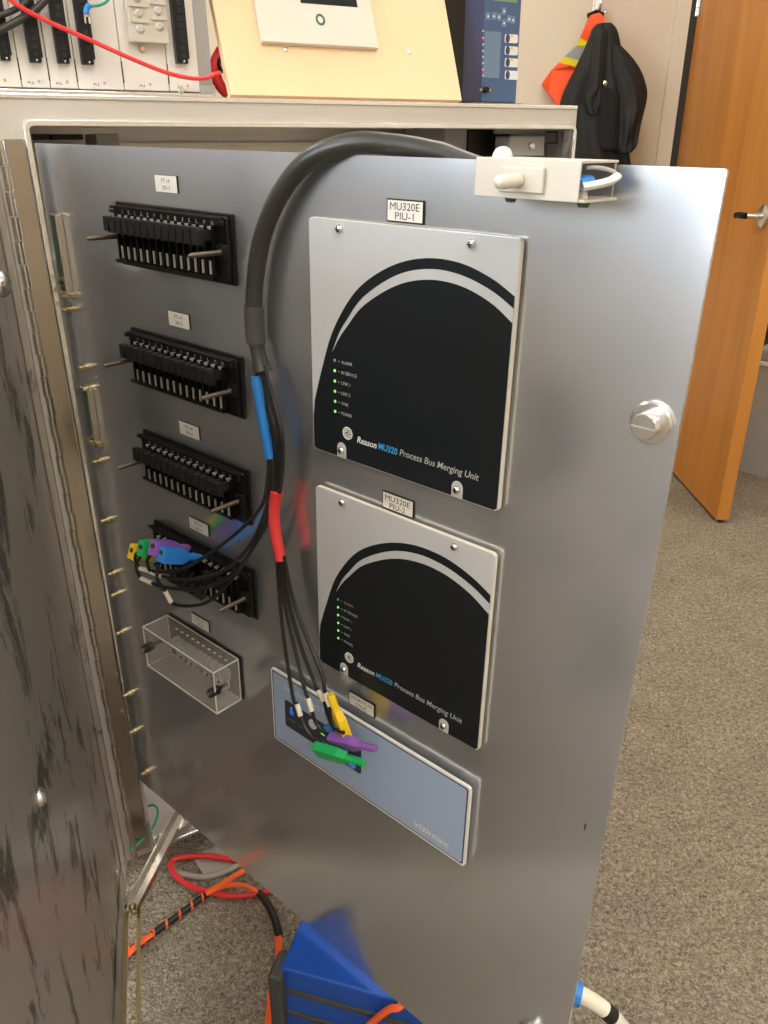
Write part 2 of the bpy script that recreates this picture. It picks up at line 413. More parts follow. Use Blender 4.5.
MB().lathe((LX, hy, hz), (LX - .012, hy, hz), [(0, .034), (.6, .034), (1, .028)], 24).build('handle_rose', 'steel', dr, True)
MB().lathe((LX - .010, hy, hz), (LX - .056, hy, hz), [(0, .012), (.1, .010), (1, .009)], 14).build('handle_spindle', 'steel', dr, True)
MB().tube([(LX - .058, hy, hz), (LX - .064, hy + .012, hz), (LX - .064, hy + .035, hz), (LX - .064, hy + .055, hz - .002)], .0095, 10, 5).build('lever', 'black_plastic', dr, True)
MB().box(LX + .012, LX + .032, -.926, -.924, .965, 1.035).build('latch_plate', 'steel', dr)
# ceiling lights (recessed panels of the room)
li = 0
for lx in (-1.7, 0.3, 2.2):
    for ly in (-2.1, -0.2, 1.9):
        side = {-1.7: 'window side', 0.3: 'middle', 2.2: 'door side'}[lx]; row = {-2.1: 'behind the viewer', -0.2: 'overhead', 1.9: 'near the back wall'}[ly]
        t = thing('ceiling_light', 'recessed ceiling light panel, %s row, %s' % (side, row), 'ceiling light', WORLD, (lx, ly, ZC), 'ceiling light panels')
        MB().box(-.30, .30, -.60, .60, -.012, -.008).build('diffuser', 'lamp_diffuser', t)
        f = MB()
        f.box(-.325, -.30, -.625, .625, -.02, 0); f.box(.30, .325, -.625, .625, -.02, 0); f.box(-.30, .30, -.625, -.60, -.02, 0); f.box(-.30, .30, .60, .625, -.02, 0)
        f.build('light_frame', 'white_plastic', t)

# ================================================================== THE CABINET
CB, CT = 0.045, HC + 0.0580            # bottom and top of the cabinet body
XLc, XRc = -0.10, 0.833                # outer left / right
OX0, OX1, OZ0, OZ1 = 0.0, 0.819, 0.064, HC + 0.0250   # opening inside the rim
FD = 0.014                             # face plane behind the rim front
DEP = 0.36
cabi = thing('equipment_cabinet', 'open aluminium equipment cabinet with swung-out inner panel and outer door', 'cabinet', CAB)
b = MB()
b.box(XLc, XLc + .003, FD, DEP, CB, CT); b.box(XRc - .003, XRc, FD, DEP, CB, CT)
b.box(XLc, XRc, FD, DEP, CT - .003, CT); b.box(XLc, XRc, FD, DEP, CB, CB + .003); b.box(XLc, XRc, DEP - .003, DEP, CB, CT)
b.build('shell', 'cabinet_metal', cabi)
b = MB()
b.box(XLc, OX0 - .002, FD - .002, FD, CB, CT); b.box(OX1 + .002, XRc, FD - .002, FD, CB, CT)
b.box(OX0 - .002, OX1 + .002, FD - .002, FD, OZ1 + .002, CT); b.box(OX0 - .002, OX1 + .002, FD - .002, FD, CB, OZ0 - .002)
b.build('front_face', 'cabinet_metal', cabi)
MB().box(XLc, XRc, FD - .004, FD + .004, CT - .004, CT + .0025, .0015).build('top_edge', 'rim_metal', cabi)
# rolled rim around the opening
rim = MB(); path = rrect(OX0 - .004, OX1 + .004, OZ0 - .004, OZ1 + .004, .008, 4)
prof = [(-.004, FD), (-.004, .0025), (-.0025, .0), (.0025, .0), (.004, .0025), (.004, FD + .012), (.002, FD + .012)]
rings = []
n_ = len(path)
for i, (x, z) in enumerate(path):
    xa, za = path[i - 1]; xb, zb = path[(i + 1) % n_]; t = Vector((xb - xa, zb - za)).normalized(); o2 = Vector((t.y, -t.x))   # outward
    rings.append([rim.bm.verts.new((x - o2.x * a, y, z - o2.y * a)) for a, y in prof])
for i in range(n_):
    for k in range(len(prof) - 1):
        rim.bm.faces.new((rings[i][k], rings[i][k + 1], rings[(i + 1) % n_][k + 1], rings[(i + 1) % n_][k]))
bmesh.ops.recalc_face_normals(rim.bm, faces=rim.bm.faces[:])
rim.build('opening_rim', 'rim_metal', cabi, True)
# piano hinge with its leaf and knuckles
HZ0, HZ1 = 0.060, HC + 0.012
ph = MB().box(-.031, -.009, FD - .0045, FD - .002, HZ0, HZ1).build('piano_hinge', 'leaf_metal', cabi)
kn = MB().cyl((0, 0, 0), (0, 0, .0262), .0050, 12).mesh('hinge_knuckle', 'hinge_metal', True)
nk = int((HZ1 - HZ0) / .0275)
for k in range(nk): place('hinge_knuckle', kn, ph, (-.0345 if k % 2 else -.0355, .0005, HZ0 + k * (HZ1 - HZ0) / nk))
# interior: back plate, wire duct, boxes seen over the panel
MB().box(.03, .78, DEP - .02, DEP - .016, .12, 1.19).build('back_plate', 'cabinet_metal', cabi)
b = MB(); b.box(.70, .79, DEP - .10, DEP - .025, .2, 1.21)
b.build('wire_duct', 'interior_grey', cabi)
b = MB()
for k in range(2): b.box(.0 + k * .045, k * .045 + .041, .16, .22, 1.193, 1.200, .001)
b.build('dark_slots', 'dark_plastic', cabi)  # dark blocks added in place of the open slots at the far left
MB().box(.095, .125, .12, .20, .3, 1.20, .001).build('side_post', 'interior_grey', cabi)
def cbx(p0, p1, d0, d1, name, material, bev=.002):
    x0, z1 = CAB.px(*p0, d0); x1, z0 = CAB.px(*p1, d0)
    return MB().box(x0, x1, d0, d1, z0, z1, bev).build(name, material, cabi)
bxo = cbx((510, 136), (544, 156), .045, .085, 'inner_box', 'card_grey')
x, z = CAB.px(531, 146, .045); MB().lathe((x, .045, z), (x, .040, z), [(0, .006), (.7, .0055), (1, .004)], 16).build('box_knob', 'steel', bxo, True)
cbx((468, 128), (509, 160), .10, .16, 'dark_block', 'black_plastic')  # plain black block filling the dark part left of the inner box
cbx((497, 128), (548, 134), .065, .075, 'cross_rail', 'card_grey', .001)
cbx((445, 127), (466, 160), .10, .20, 'side_bracket', 'interior_grey', .001)
b = MB(); q = [CAB.p3(546, 132, .035), CAB.p3(557, 132, .035), CAB.p3(557, 143, .035), CAB.p3(546, 143, .035), CAB.p3(546, 160, .035)]
b.tube(q, .0012, 8, 1); b.build('inner_wire', 'wire_black', cabi)
# ---------------- outer door
dm = CAB.m.inverted() @ DOOR.m
DW, DZ0, DZ1, SH = 0.80, 0.058, HC + 0.010, -0.020
od = MB().box(.008, DW, SH - .003, SH, DZ0, DZ1).build('outer_door', 'door_metal', cabi, m=dm)
b = MB(); b.box(.006, .014, SH, -.010, DZ0, DZ1, .002); b.build('hinge_side_lip', 'door_metal', od)
b = MB(); b.box(.006, DW, SH, -.009, DZ0, DZ0 + .006, .001); b.build('bottom_lip', 'hinge_metal', od)
b = MB(); b.box(.006, DW, SH, -.009, DZ1 - .006, DZ1, .001); b.build('top_lip', 'door_metal', od)
b = MB(); b.box(DW - .008, DW, SH, -.009, DZ0, DZ1, .001); b.build('free_side_lip', 'door_metal', od)
def dome(px, py, r, name, material):
    x, z = DOOR.px(px, py, SH)
    MB().lathe((x, SH, z), (x, SH + r * .75, z), [(0, r), (.35, r * .95), (.7, r * .7), (.92, r * .38), (1, r * .05)], 18).build(name, material, od, True)
dome(40, 797, .0105, 'dome_bolt', 'steel')
dome(117, 872, .0040, 'dome_bolt', 'steel')
dome(0, 284, .016, 'dome_bolt', 'steel')
# stay track along the door's bottom: two thin rails joined at the ends
def tw(px, py, z=.075):
    p = atz(px, py, z); q = DOOR.m.inverted() @ p; return q
b = MB(); a0, a1 = tw(126.5, 896), tw(123.5, 1024); c0, c1 = tw(138.5, 906), tw(138, 1024)
for p, q, hw in ((a0, a1, .0032), (c0, c1, .0028)):
    e = p + (q - p) * 2.2; dxy = (e - p).normalized(); sd = Vector((-dxy.y, dxy.x, 0)) * hw; up = Vector((0, 0, .006))
    b.hexa([p - sd - up, p + sd - up, p + sd, p - sd, e - sd - up, e + sd - up, e + sd, e - sd])
e0, e1 = a0 + (a1 - a0) * 2.2, c0 + (c1 - c0) * 2.2
for p, q in ((a0, c0), (e0, e1)):
    p = Vector((p.x, p.y, p.z - .003)); q = Vector((q.x, q.y, q.z - .003)); b.cyl(p, q, .003, 8)
b.build('stay_track', 'brass_metal', od)
# ---------------- stay arm (U channel) from the track up into the cabinet
iv = CAB.m.inverted()
A0 = iv @ atz(131, 912, .080); A1 = iv @ atz(183, 812, .094); A1 = A0 + (A1 - A0) * 1.25
d = (A1 - A0).normalized(); sd = Vector((d.y, -d.x, 0)).normalized()
b = MB()
def bar(b, p, q, o, wdt, h0, h1):
    s2 = sd * wdt / 2; c = sd * o; u0, u1 = Vector((0, 0, h0)), Vector((0, 0, h1))
    b.hexa([p + c - s2 + u0, p + c + s2 + u0, p + c + s2 + u1, p + c - s2 + u1, q + c - s2 + u0, q + c + s2 + u0, q + c + s2 + u1, q + c - s2 + u1])
bar(b, A0, A1, 0, .022, 0, .002); bar(b, A0, A1, -.010, .002, 0, .012); bar(b, A0, A1, .010, .002, 0, .012)
arm = b.build('stay_arm', 'hinge_metal', cabi)
MB().lathe(A0 + Vector((0, 0, -.012)) + d * .006, A0 + Vector((0, 0, .010)) + d * .006, [(0, .004), (.5, .004), (.51, .0065), (.85, .006), (1, .003)], 12).build('stay_bolt', 'brass_metal', arm, True)
# ---------------- swing panel
pm = CAB.m.inverted() @ PAN.m
PW, PH_ = 0.8045, -0.9655
b = MB(); poly = rrect(.004, PW, PH_, .0, .002, 3); b.prism(poly, 0, .003)
pnl = b.build('swing_panel', 'panel_metal', cabi, m=pm)
b = MB(); b.box(.004, .006, .003, .022, PH_ + .01, -.01); b.build('hinge_flange', 'hinge_metal', pnl)
b = MB(); b.box(PW - .02, PW - .018, .003, .018, PH_ + .04, -.04); b.build('back_stiffener', 'panel_metal', pnl)
# slotted latch screws
for px, py in ((648, 424), (526, 1036)):
    x, z = PAN.px(px + 3, py - 1, -.002)
    la = MB().lathe((x, 0, z), (x, -.004, z), [(0, .0148), (.7, .0148), (1, .0135)], 28).build('latch_washer', 'steel', pnl, True)
    b = MB().lathe((x, -.003, z), (x, -.0145, z), [(0, .0093), (.88, .0093), (1, .0085)], 24)
    b.build('latch_screw', 'steel', pnl, True)
    b = MB().box(x - .0084, x + .0084, -.0148, -.0135, z - .0008, z + .0004); b.build('latch_slot', 'card_grey', pnl)
x, z = PAN.px(585, 827); MB().prism(rrect(x - .0008, x + .0010, z - .0040, z + .0040, .0007), -.0002, .0).build('panel_slot', 'gap_dark', pnl)
# bolts of the panel hinge on the left edge
bo = MB().lathe((0, 0, 0), (0, -.012, 0), [(0, .0052), (.45, .0052), (.46, .003), (1, .0028)], 12).mesh('hinge_bolt', 'brass_metal', True)
for px, py in ((64, 281), (67, 296), (68, 309), (84, 367), (88, 388), (94, 437), (98, 461), (106, 520), (113, 573), (116, 594), (121, 632), (128, 694), (134, 731), (146, 772)):
    x, z = PAN.px(px, py, -.004); place('hinge_bolt', bo, pnl, (x, 0, z))

# ---------------- skids below the cabinet
for nm, d0, lab in (('f', .075, 'dark wooden skid under the front of the cabinet'), ('b', .26, 'dark wooden skid under the rear of the cabinet')):
    o = MB().box(.0, .76, 0, .07, 0, CB, .003).build('wooden_skid', 'skid_wood'); o.matrix_world = Matrix.Translation(CAB.w(.02, d0, 0) * 1) @ Matrix.Rotation(CA, 4, 'Z'); o.location.z = 0; tag(o, lab, 'skid')
o = MB().prism([(0, 0), (.14, .0), (.15, .06), (.01, .065)], 0, .004).build('plastic_sheet', 'cord_grey')
p = atz(192, 857, 0.0); o.matrix_world = Matrix.Translation((p.x, p.y, .0045)) @ Matrix.Rotation(R(26), 4, 'Z') @ Matrix.Rotation(R(-90), 4, 'X') @ Matrix.Scale(-1, 4, (0, 0, 1))
tag(o, 'small pale grey sheet on the carpet below the cabinet edge', 'sheet')

# ================================================================== THINGS ON THE PANEL
# ---------------- merging units
def loc_of(pxs, off):
    q = [PAN.px(*p, -off) for p in pxs]; return q
def merging_unit(tl, label):
    OFF = .007
    x0, z0 = PAN.px(*tl, -OFF)
    t = thing('merging_unit', label, 'merging unit', PAN, (x0, 0, z0), 'merging units on the panel')
    Wd, Hd = .2095, .2075
    MB().box(.008, Wd - .008, -.0032, 0, -Hd + .008, -.008).build('unit_body', 'dark_plastic', t)
    MB().prism(rrect(0, Wd, -Hd, 0, .004), -.0068, -.003).build('plate_back', 'plate_edge', t)
    fp = MB().prism(rrect(.0004, Wd - .0004, -Hd + .0004, -.0004, .004), -.0072, -.0068).build('front_plate', 'plate_silver', t)
    k = .001
    arc = lambda P: [(v.x, v.y) for v in spline([Vector((a * k, c * k, 0)) for a, c in P], 5)]
    outer = arc([(2.6, -166), (3.6, -158), (12.9, -129), (25.8, -95), (44.5, -66), (65, -46), (96, -29), (128, -20.8), (160, -21.2), (188, -29), (208.2, -39)])
    gb = MB().prism(outer + [(.2082, -Hd + .003), (.2055, -Hd + .0008), (.004, -Hd + .0008), (.0012, -Hd + .003), (.0012, -.175)], -.00745, -.0072).build('black_graphic', 'black_gloss', t)
    up = arc([(27.0, -110), (35, -93), (45.2, -79), (63.6, -58), (97.9, -37), (129.8, -28.6), (160, -29.4), (188, -37.2), (208.2, -47.4)])
    lo = arc([(27.0, -110), (35, -97), (45.2, -84.6), (63.7, -65), (98.1, -44.8), (130.2, -36.4), (160.6, -37.2), (188, -45.6), (208.2, -57.6)])
    MB().prism(up + lo[::-1][:-1], -.00768, -.00745).build('silver_crescent', 'plate_silver', t)
    # screws in rounded silver tabs
    for sx, sz, low in ((.0368, -.0070, 0), (.1690, -.0070, 0), (.0375, -.2000, 1), (.1690, -.2000, 1)):
        if low:
            pl = [(sx + .0056 * math.cos(R(a)), sz + .0022 + .0056 * math.sin(R(a))) for a in range(0, 181, 15)]
            MB().prism(pl + [(sx - .0056, -Hd + .0008), (sx + .0056, -Hd + .0008)], -.0077, -.0074).build('screw_tab', 'plate_silver', t)
        else:
            MB().prism(rrect(sx - .0056, sx + .0056, sz - .0060, sz + .0054, .0025), -.0074, -.0072).build('screw_tab', 'plate_silver', t)
        s_ = MB().lathe((sx, -.0074, sz), (sx, -.0108, sz), [(0, .0036), (.4, .0035), (.8, .0026), (1, .0012)], 16).build('plate_screw', 'steel', t, True)
        c = MB(); c.box(sx - .0022, sx + .0022, -.0112, -.0098, sz - .0004, sz + .0004); c.box(sx - .0004, sx + .0004, -.0112, -.0098, sz - .0022, sz + .0022)
        c.build('screw_cross', 'dark_plastic', s_)
    yy = -.0075
    for i, (nm, wl) in enumerate((('ALARM', .0125), ('IN SERVICE', .0185), ('LINK 1', .0105), ('LINK 2', .0105), ('SYNC', .0085), ('POWER', .0125))):
        z = -.1172 - i * .0094
        MB().lathe((.0297, yy, z), (.0297, yy - .0008, z), [(0, .0013), (.6, .0013), (1, .0008)], 12).build('status_light', 'led_green' if i else 'led_off', t)
        MB().prism(circ(.0346, z, .00055, 8), yy - .0002, yy).build('indicator_dot', 'print_grey', t)
        text(t, 'status_text', nm, .0378 + wl / 2, z, wl, .0030, yy, 'print_grey')
    lg = MB()
    ro, ri = circ(.0450, -.1815, .0060, 28), circ(.0450, -.1815, .0053, 28)
    for i in range(28):
        j = (i + 1) % 28; lg.prism([ro[i], ro[j], ri[j], ri[i]], yy - .0003, yy)
    for a in range(0, 360, 45):
        cx, cz = .0450 + .0040 * math.cos(R(a + 20)), -.1815 + .0040 * math.sin(R(a + 20))
        o_, i_ = circ(cx, cz, .0014, 10), circ(cx, cz, .0008, 10)
        for i in range(10): lg.prism([o_[i], o_[(i + 1) % 10], i_[(i + 1) % 10], i_[i]], yy - .0003, yy)
    lgo = lg.build('logo_ring', 'print_white', t)
    text(lgo, 'logo_letters', 'GE', .0450, -.1815, .0062, .0040, yy, 'print_white', .35, .01)
    text(t, 'title_text', 'Reason', .0685, -.1842, .0236, .0062, yy, 'print_white', .25, .018)
    text(t, 'title_text', 'MU320', .0932, -.1838, .0218, .0062, yy, 'print_blue', .1, .018)
    text(t, 'title_text', 'Process Bus Merging Unit', .1481, -.1842, .0826, .0078, yy, 'print_grey', .18, .006)
    return t
merging_unit((308.5, 216.5), 'upper square unit with black arched front below the PIU-1 nameplate')
merging_unit((315.5, 485), 'lower square unit with black arched front below the PIU-2 nameplate')

# ---------------- nameplates
def nameplate(tl, l1, l2, label, wd=.0368, ht=.0170, w1=.029, w2=.0185, h1=.0055, black=True, group=None, s1=.25):
    x, z = PAN.px(*tl, -.0015)
    t = thing('nameplate', label, 'nameplate', PAN, (x, 0, z), group)
    MB().box(0, wd, -.0016, 0, -ht, 0).build('plate', 'black_plastic' if black else 'dark_plastic', t)
    bd = .0011 if black else .0003
    MB().box(bd, wd - bd, -.0019, -.0016, -ht + bd, -bd).build('white_face', 'label_white', t)
    m1 = 'print_black'
    text(t, 'lettering', l1, wd / 2, -ht * .31, w1, h1, -.0019, m1, 0, 0)
    text(t, 'lettering', l2, wd / 2, -ht * .72, w2, h1 * .95, -.0019, m1, 0, 0)
    return t
nameplate((387, 198), 'MU320E', 'PIU-1', 'white nameplate reading MU320E PIU-1')
nameplate((382.5, 490), 'MU320E', 'PIU-2', 'white nameplate reading MU320E PIU-2')
nameplate((349, 690.5), 'SYNCHROTEQ MV', 'SYNC', 'white nameplate reading SYNC above the grey blue controller', w1=.030, w2=.0165)
for i, (tl, pole) in enumerate((((154.5, 174.5), '14'), ((168, 310), '14'), ((179, 420), '14'), ((189, 516), '14'), ((191, 612), '10'))):
    nameplate(tl, 'FT-' + pole, '29-%d' % (i + 1), 'small white tag reading 29-%d on the metal panel' % (i + 1), .0365, .0160, .0135, .0120, .0038, False, 'small white tags above the test switches')

# ---------------- knife test switches
BW, BH, NP = .1955, .0655, 14
PIT = .0116; XA = .0218      # first pole from the left edge
ft_base = MB().box(0, BW, -.004, 0, -BH, 0, .0015)
ft_base.prism(rrect(.004, BW - .003, -BH + .004, -.003, .003), -.009, -.004)
ft_base.box(.004, BW - .006, -.0135, -.008, -.0062, -.0035)             # top ledge
ft_base.box(.004, BW - .022, -.0135, -.008, -BH + .004, -BH + .0075)
for k in range(NP + 1):
    x = XA - PIT / 2 + k * PIT; ft_base.box(x - .0009, x + .0009, -.0150, -.008, -BH + .008, -.0115)
ft_base.box(BW - .014, BW - .0015, -.014, -.008, -.040, -.027, .002)
ft_base.box(BW - .018, BW - .004, -.013, -.008, -.012, -.005, .002)
ft_base = ft_base.mesh('switch_base', 'black_plastic')
hb = MB(); hb.prism([(-.0044, -.0268), (.0044, -.0268), (.0044, -.0145), (.0034, -.0120), (-.0034, -.0120), (-.0044, -.0145)], -.0310, -.0240)
hb.box(-.0016, .0016, -.0245, -.009, -.0250, -.0150); hb.box(-.0046, .0046, -.0262, -.0238, -.0290, -.0262)
ft_handle = hb.mesh('switch_handle', 'dark_plastic')
ft_clip = MB().box(-.0009, .0009, -.0156, -.0140, -.0555, -.0430).mesh('contact_clip', 'contact_tin')
uc = MB(); uc.prism([(-.0028, -.0135), (.0022, -.0150), (.0028, -.0136), (-.0022, -.0120)], -.0140, -.009); ft_up = uc.mesh('upper_contact', 'contact_tin')
ft_stud = MB().lathe((0, -.008, 0), (0, -.050, 0), [(0, .0050), (.09, .0050), (.10, .0032), (.2, .0026), (.93, .0024), (1, .0014)], 12).mesh('mounting_stud', 'stud_metal', True)
ft_pin = MB().cyl((0, -.006, 0), (-.012, -.006, 0), .0018, 8).mesh('side_pin', 'black_plastic')
ft_blade = MB().box(-.0009, .0009, -.034, -.009, -.0440, -.0375).mesh('open_blade', 'stud_metal')
LET = 'ABCDEFGHIJKLMN'
def test_switch(tl, label, closed, opened, sub=1):
    x, z = PAN.px(*tl, -.004)
    t = thing('test_switch', label, 'test switch', PAN, (x, 0, z), 'fourteen pole test switches')
    place('switch_base', ft_base, t)
    for k in range(NP):
        cx = XA + k * PIT
        text(t, 'pole_letter', LET[k], cx, -.0090, .0030, .0038, -.0094, 'print_white')
        place('upper_contact', ft_up, t, (cx, 0, 0)); place('contact_clip', ft_clip, t, (cx, 0, 0))
        if k in closed: place('switch_handle', ft_handle, t, (cx, 0, 0))
        if k in opened:          # handle swung down and out
            place('open_blade', ft_blade, t, (cx, 0, 0))
            m = Matrix.Translation((cx, -.034, -.0455)) @ Matrix.Rotation(R(38), 4, 'X') @ Matrix.Translation((0, .0275, .0195))
            place('switch_handle', ft_handle, t, m=m)
    place('mounting_stud', ft_stud, t, (.0130, 0, -.0340)); place('mounting_stud', ft_stud, t, (BW - .0075, 0, -.0340))
    place('side_pin', ft_pin, t, (.004, 0, -.010))
    return t
allp = set(range(NP))
test_switch((114.5, 201), 'topmost black knife test switch under the tag 29-1', allp, set())
test_switch((130, 327), 'black knife test switch under the tag 29-2', allp, set())
test_switch((142, 429), 'black knife test switch under the tag 29-3', allp, set())
test_switch((153, 520), 'black test switch under the tag 29-4 with coloured plugs inserted', {10, 11, 12}, {5, 6, 7, 8, 9})
# ---------------- covered switch
x, z = PAN.px(235 / 6.4 + 130, 90 / 6.4 + 600, -.004)
t = thing('covered_test_switch', 'test switch under a clear plastic cover at the panel lower left', 'test switch', PAN, (x, 0, z))
cw, ch, cd = .1500, .0640, .042
MB().box(0, cw, -.004, 0, -ch, 0, .001).build('switch_base', 'black_plastic', t)
b = MB()
th = .0022
b.box(.001, cw - .001, -cd, -cd + th, -ch + .001, -.001)                                            # front
b.box(.001, cw - .001, -cd + th, -.004, -.001 - th, -.001); b.box(.001, cw - .001, -cd + th, -.004, -ch + .001, -ch + .001 + th)
for xs in (.001, cw - .001 - th):
    b.box(xs, xs + th, -cd + th, -.004, -.022, -.001 - th); b.box(xs, xs + th, -cd + th, -.004, -ch + .001 + th, -.042)
    b.box(xs, xs + th, -cd + .012, -.004, -.042, -.022)
cv = b.build('clear_cover', 'clear_cover', t)
b = MB(); c3 = [Vector((xx, yy, zz)) for xx in (.0012, cw - .0012) for yy in (-cd, -.004) for zz in (-ch + .0012, -.0012)]
for i in range(8):
    for j in range(i + 1, 8):
        if (c3[i] - c3[j]).length > .0001 and sum(abs(c3[i][k] - c3[j][k]) > 1e-6 for k in range(3)) == 1: b.cyl(c3[i], c3[j], .0011, 6)
b.build('cover_edges', 'cover_edge', cv)
for k in range(10):
    MB().box(.020 + k * .0115, .0240 + k * .0115, -.006, -.004, -.0140, -.0128).build('contact_mark', 'print_white', t)
    MB().box(.020 + k * .0115, .029 + k * .0115, -.014, -.004, -.040, -.0245, .001).build('switch_handle', 'interior_grey', t)
    MB().box(.0225 + k * .0115, .0245 + k * .0115, -.010, -.004, -.056, -.044).build('contact_clip', 'print_grey', t)
for xs in (.006, cw - .006):
    nb = MB().lathe((xs, -.020, -.032), (xs, -.048, -.032), [(0, .0025), (.5, .0025), (.51, .0062), (.9, .0062), (1, .005)], 16).build('cover_screw', 'black_plastic', t, True)
    MB().cyl((xs, -.0478, -.032), (xs, -.0492, -.032), .0024, 10).build('screw_tip', 'steel', nb)

# ---------------- synchronising controller
OFF = .009
x, z = PAN.px(270.5, 667, -OFF)
t = thing('sync_controller', 'long grey blue controller front plate with white border', 'controller', PAN, (x, 0, z))
sw, sh = .2860, .1055
MB().box(.012, sw - .012, -.0060, 0, -sh + .012, -.012).build('controller_body', 'gap_dark', t)
MB().prism(rrect(0, sw, -sh, 0, .004), -.0088, -.0058).build('front_plate', 'sync_white', t)
MB().prism(rrect(.0022, sw - .0022, -sh + .0022, -.0022, .003), -.0090, -.0088).build('navy_line', 'sync_navy', t)
MB().prism(rrect(.0038, sw - .0038, -sh + .0038, -.0038, .0025), -.0092, -.0090).build('blue_face', 'sync_blue', t)
def sp(px, py): a, c = PAN.px(px, py, -.0095); return a - x, c - z
q0 = sp(284.5, 699); q1 = sp(361, 769)
cx0, cx1 = q0[0], q1[0]; cz1 = q0[1]; cz0 = cz1 - .0385
kp = MB().prism(rrect(cx0, cx1, cz0, cz1, .003), -.0095, -.0092).build('keypad', 'sync_dark', t)
MB().prism(rrect(cx0 + .0085, cx0 + .0145, cz1 - .0165, cz1 - .0105, .001), -.0098, -.0095).build('status_light', 'led_blue', t)
MB().prism(circ(cx0 + .0115, cz1 - .0075, .0020, 12), -.0098, -.0095).build('power_mark', 'print_grey', t)
for k, (dx, dz) in enumerate(((.029, -.0155), (.063, -.0160))):
    MB().box(cx0 + dx - .003, cx0 + dx + .003, -.0098, -.0095, cz1 + dz - .0008, cz1 + dz + .0008).build('status_light', 'led_green', t)
bt = MB().prism(circ(cx0 + .0470, cz1 - .0105, .0062, 24), -.0104, -.0095).build('round_button', 'print_white', t)
ro, ri = circ(cx0 + .0470, cz1 - .0105, .0040, 20), circ(cx0 + .0470, cz1 - .0105, .0033, 20)
rg = MB()
for i in range(20): rg.prism([ro[i], ro[(i + 1) % 20], ri[(i + 1) % 20], ri[i]], -.0106, -.0104)
rg.build('button_ring', 'print_grey', bt)
text(t, 'keypad_text', 'POWER', cx0 + .012, cz1 - .0255, .010, .0022, -.0095, 'print_grey')
text(t, 'keypad_text', 'READY', cx0 + .0285, cz1 - .0255, .010, .0022, -.0095, 'print_grey')
text(t, 'keypad_text', 'ALARM', cx0 + .066, cz1 - .0255, .010, .0022, -.0095, 'print_grey')
text(t, 'title_text', 'SynchroTeq MV', .0620, -.0165, .078, .0100, -.0092, 'print_white', 0, 0)
lx, lz = sp(431, 834)
text(t, 'maker_text', 'vizimax', lx, lz, .046, .0080, -.0092, 'print_white', 0, .004)
for k in range(6): MB().prism(circ(lx - .020 + k * .0042, lz + .0068 - .0006 * (k - 2) ** 2 + .0008, .0007, 8), -.0094, -.0092).build('logo_dot', 'cord_red', t)

# ---------------- beige bracket with push button on the panel top
BO = .044
x, z = PAN.px(476, 157, -BO); x1, z1 = PAN.px(577, 203, -BO)
t = thing('button_bracket', 'beige channel bracket with white push lever on the panel top edge', 'bracket', PAN, (x, 0, z))
bw, bh = x1 - x, z - z1
b = MB(); b.box(0, bw, -BO, -BO + .0016, -bh, 0, .0006); b.build('front_plate', 'beige_plastic', t)
b = MB(); b.box(0, bw, -BO + .0016, .004, -.0016, 0, .0004); b.build('top_flange', 'beige_plastic', t)
b = MB(); b.box(0, bw + .004, -BO + .0016, 0, -bh, -bh + .0016, .0004); b.build('bottom_flange', 'beige_plastic', t)
xa, za = PAN.px(502, 166, -BO); xb, zb = PAN.px(544, 194, -BO)
MB().box(xa - x, xb - x, -BO - .003, -BO, zb - z, za - z, .0008).build('switch_plate', 'beige_plastic', t)
xk, zk = PAN.px(519, 180, -BO - .003)
p0 = Vector((xk - x, -BO - .003, zk - z))
MB().lathe(p0, p0 + Vector((-.0045, -.019, -.0012)), [(0, .0040), (.3, .0042), (.7, .0044), (.88, .0039), (.97, .0022), (1, .0005)], 18).build('push_lever', 'plate_cream', t, True)
xd, zd = PAN.px(502, 157, -.030)
MB().prism([(xd - x + .0068 * math.cos(R(a)), zd - z + .0068 * math.sin(R(a)) - .0005) for a in range(0, 181, 12)], -.031, -.028).build('round_tab', 'plate_cream', t)
xe, ze = PAN.px(583, 183, -.030)
MB().lathe((xe - x, -.036, ze - z), (xe - x + .001, -.024, ze - z), [(0, .003), (.3, .005), (1, .0045)], 10).build('wire_nut', 'plug_blue', t, True)
MB().lathe((xe - x, -.030, ze - z - .0035), (xe - x, -.030, -bh + .0014), [(0, .0026), (.4, .0034), (1, .004)], 10).build('nut_base', 'white_plastic', t, True)
BP = lambda px, py, off: PAN.p3(px, py, -off) - Vector((x, 0, z))
MB().tube([BP(582, 187, .037), BP(597, 184.5, .030), BP(610, 181, .021), BP(617, 176.5, .015)], .0036, 10, 6, .7).build('white_strap', 'white_plastic', t, True)
MB().tube([BP(586, 167.5, .032), BP(600, 168, .024), BP(612, 171, .017), BP(618, 176, .014)], .0012, 8, 6).build('strap_edge', 'card_grey', t, True)
MB().cyl((bw + .002, -.004, -bh + .001), (bw + .002, -.004, -.001), .0006, 6).build('side_post', 'interior_grey', t)
for xx in (.022, bw - .001): MB().lathe((xx, -.034, -bh), (xx, -.034, -bh - .003), [(0, .0042), (1, .0030)], 12).build('rubber_foot', 'rubber_grey', t)

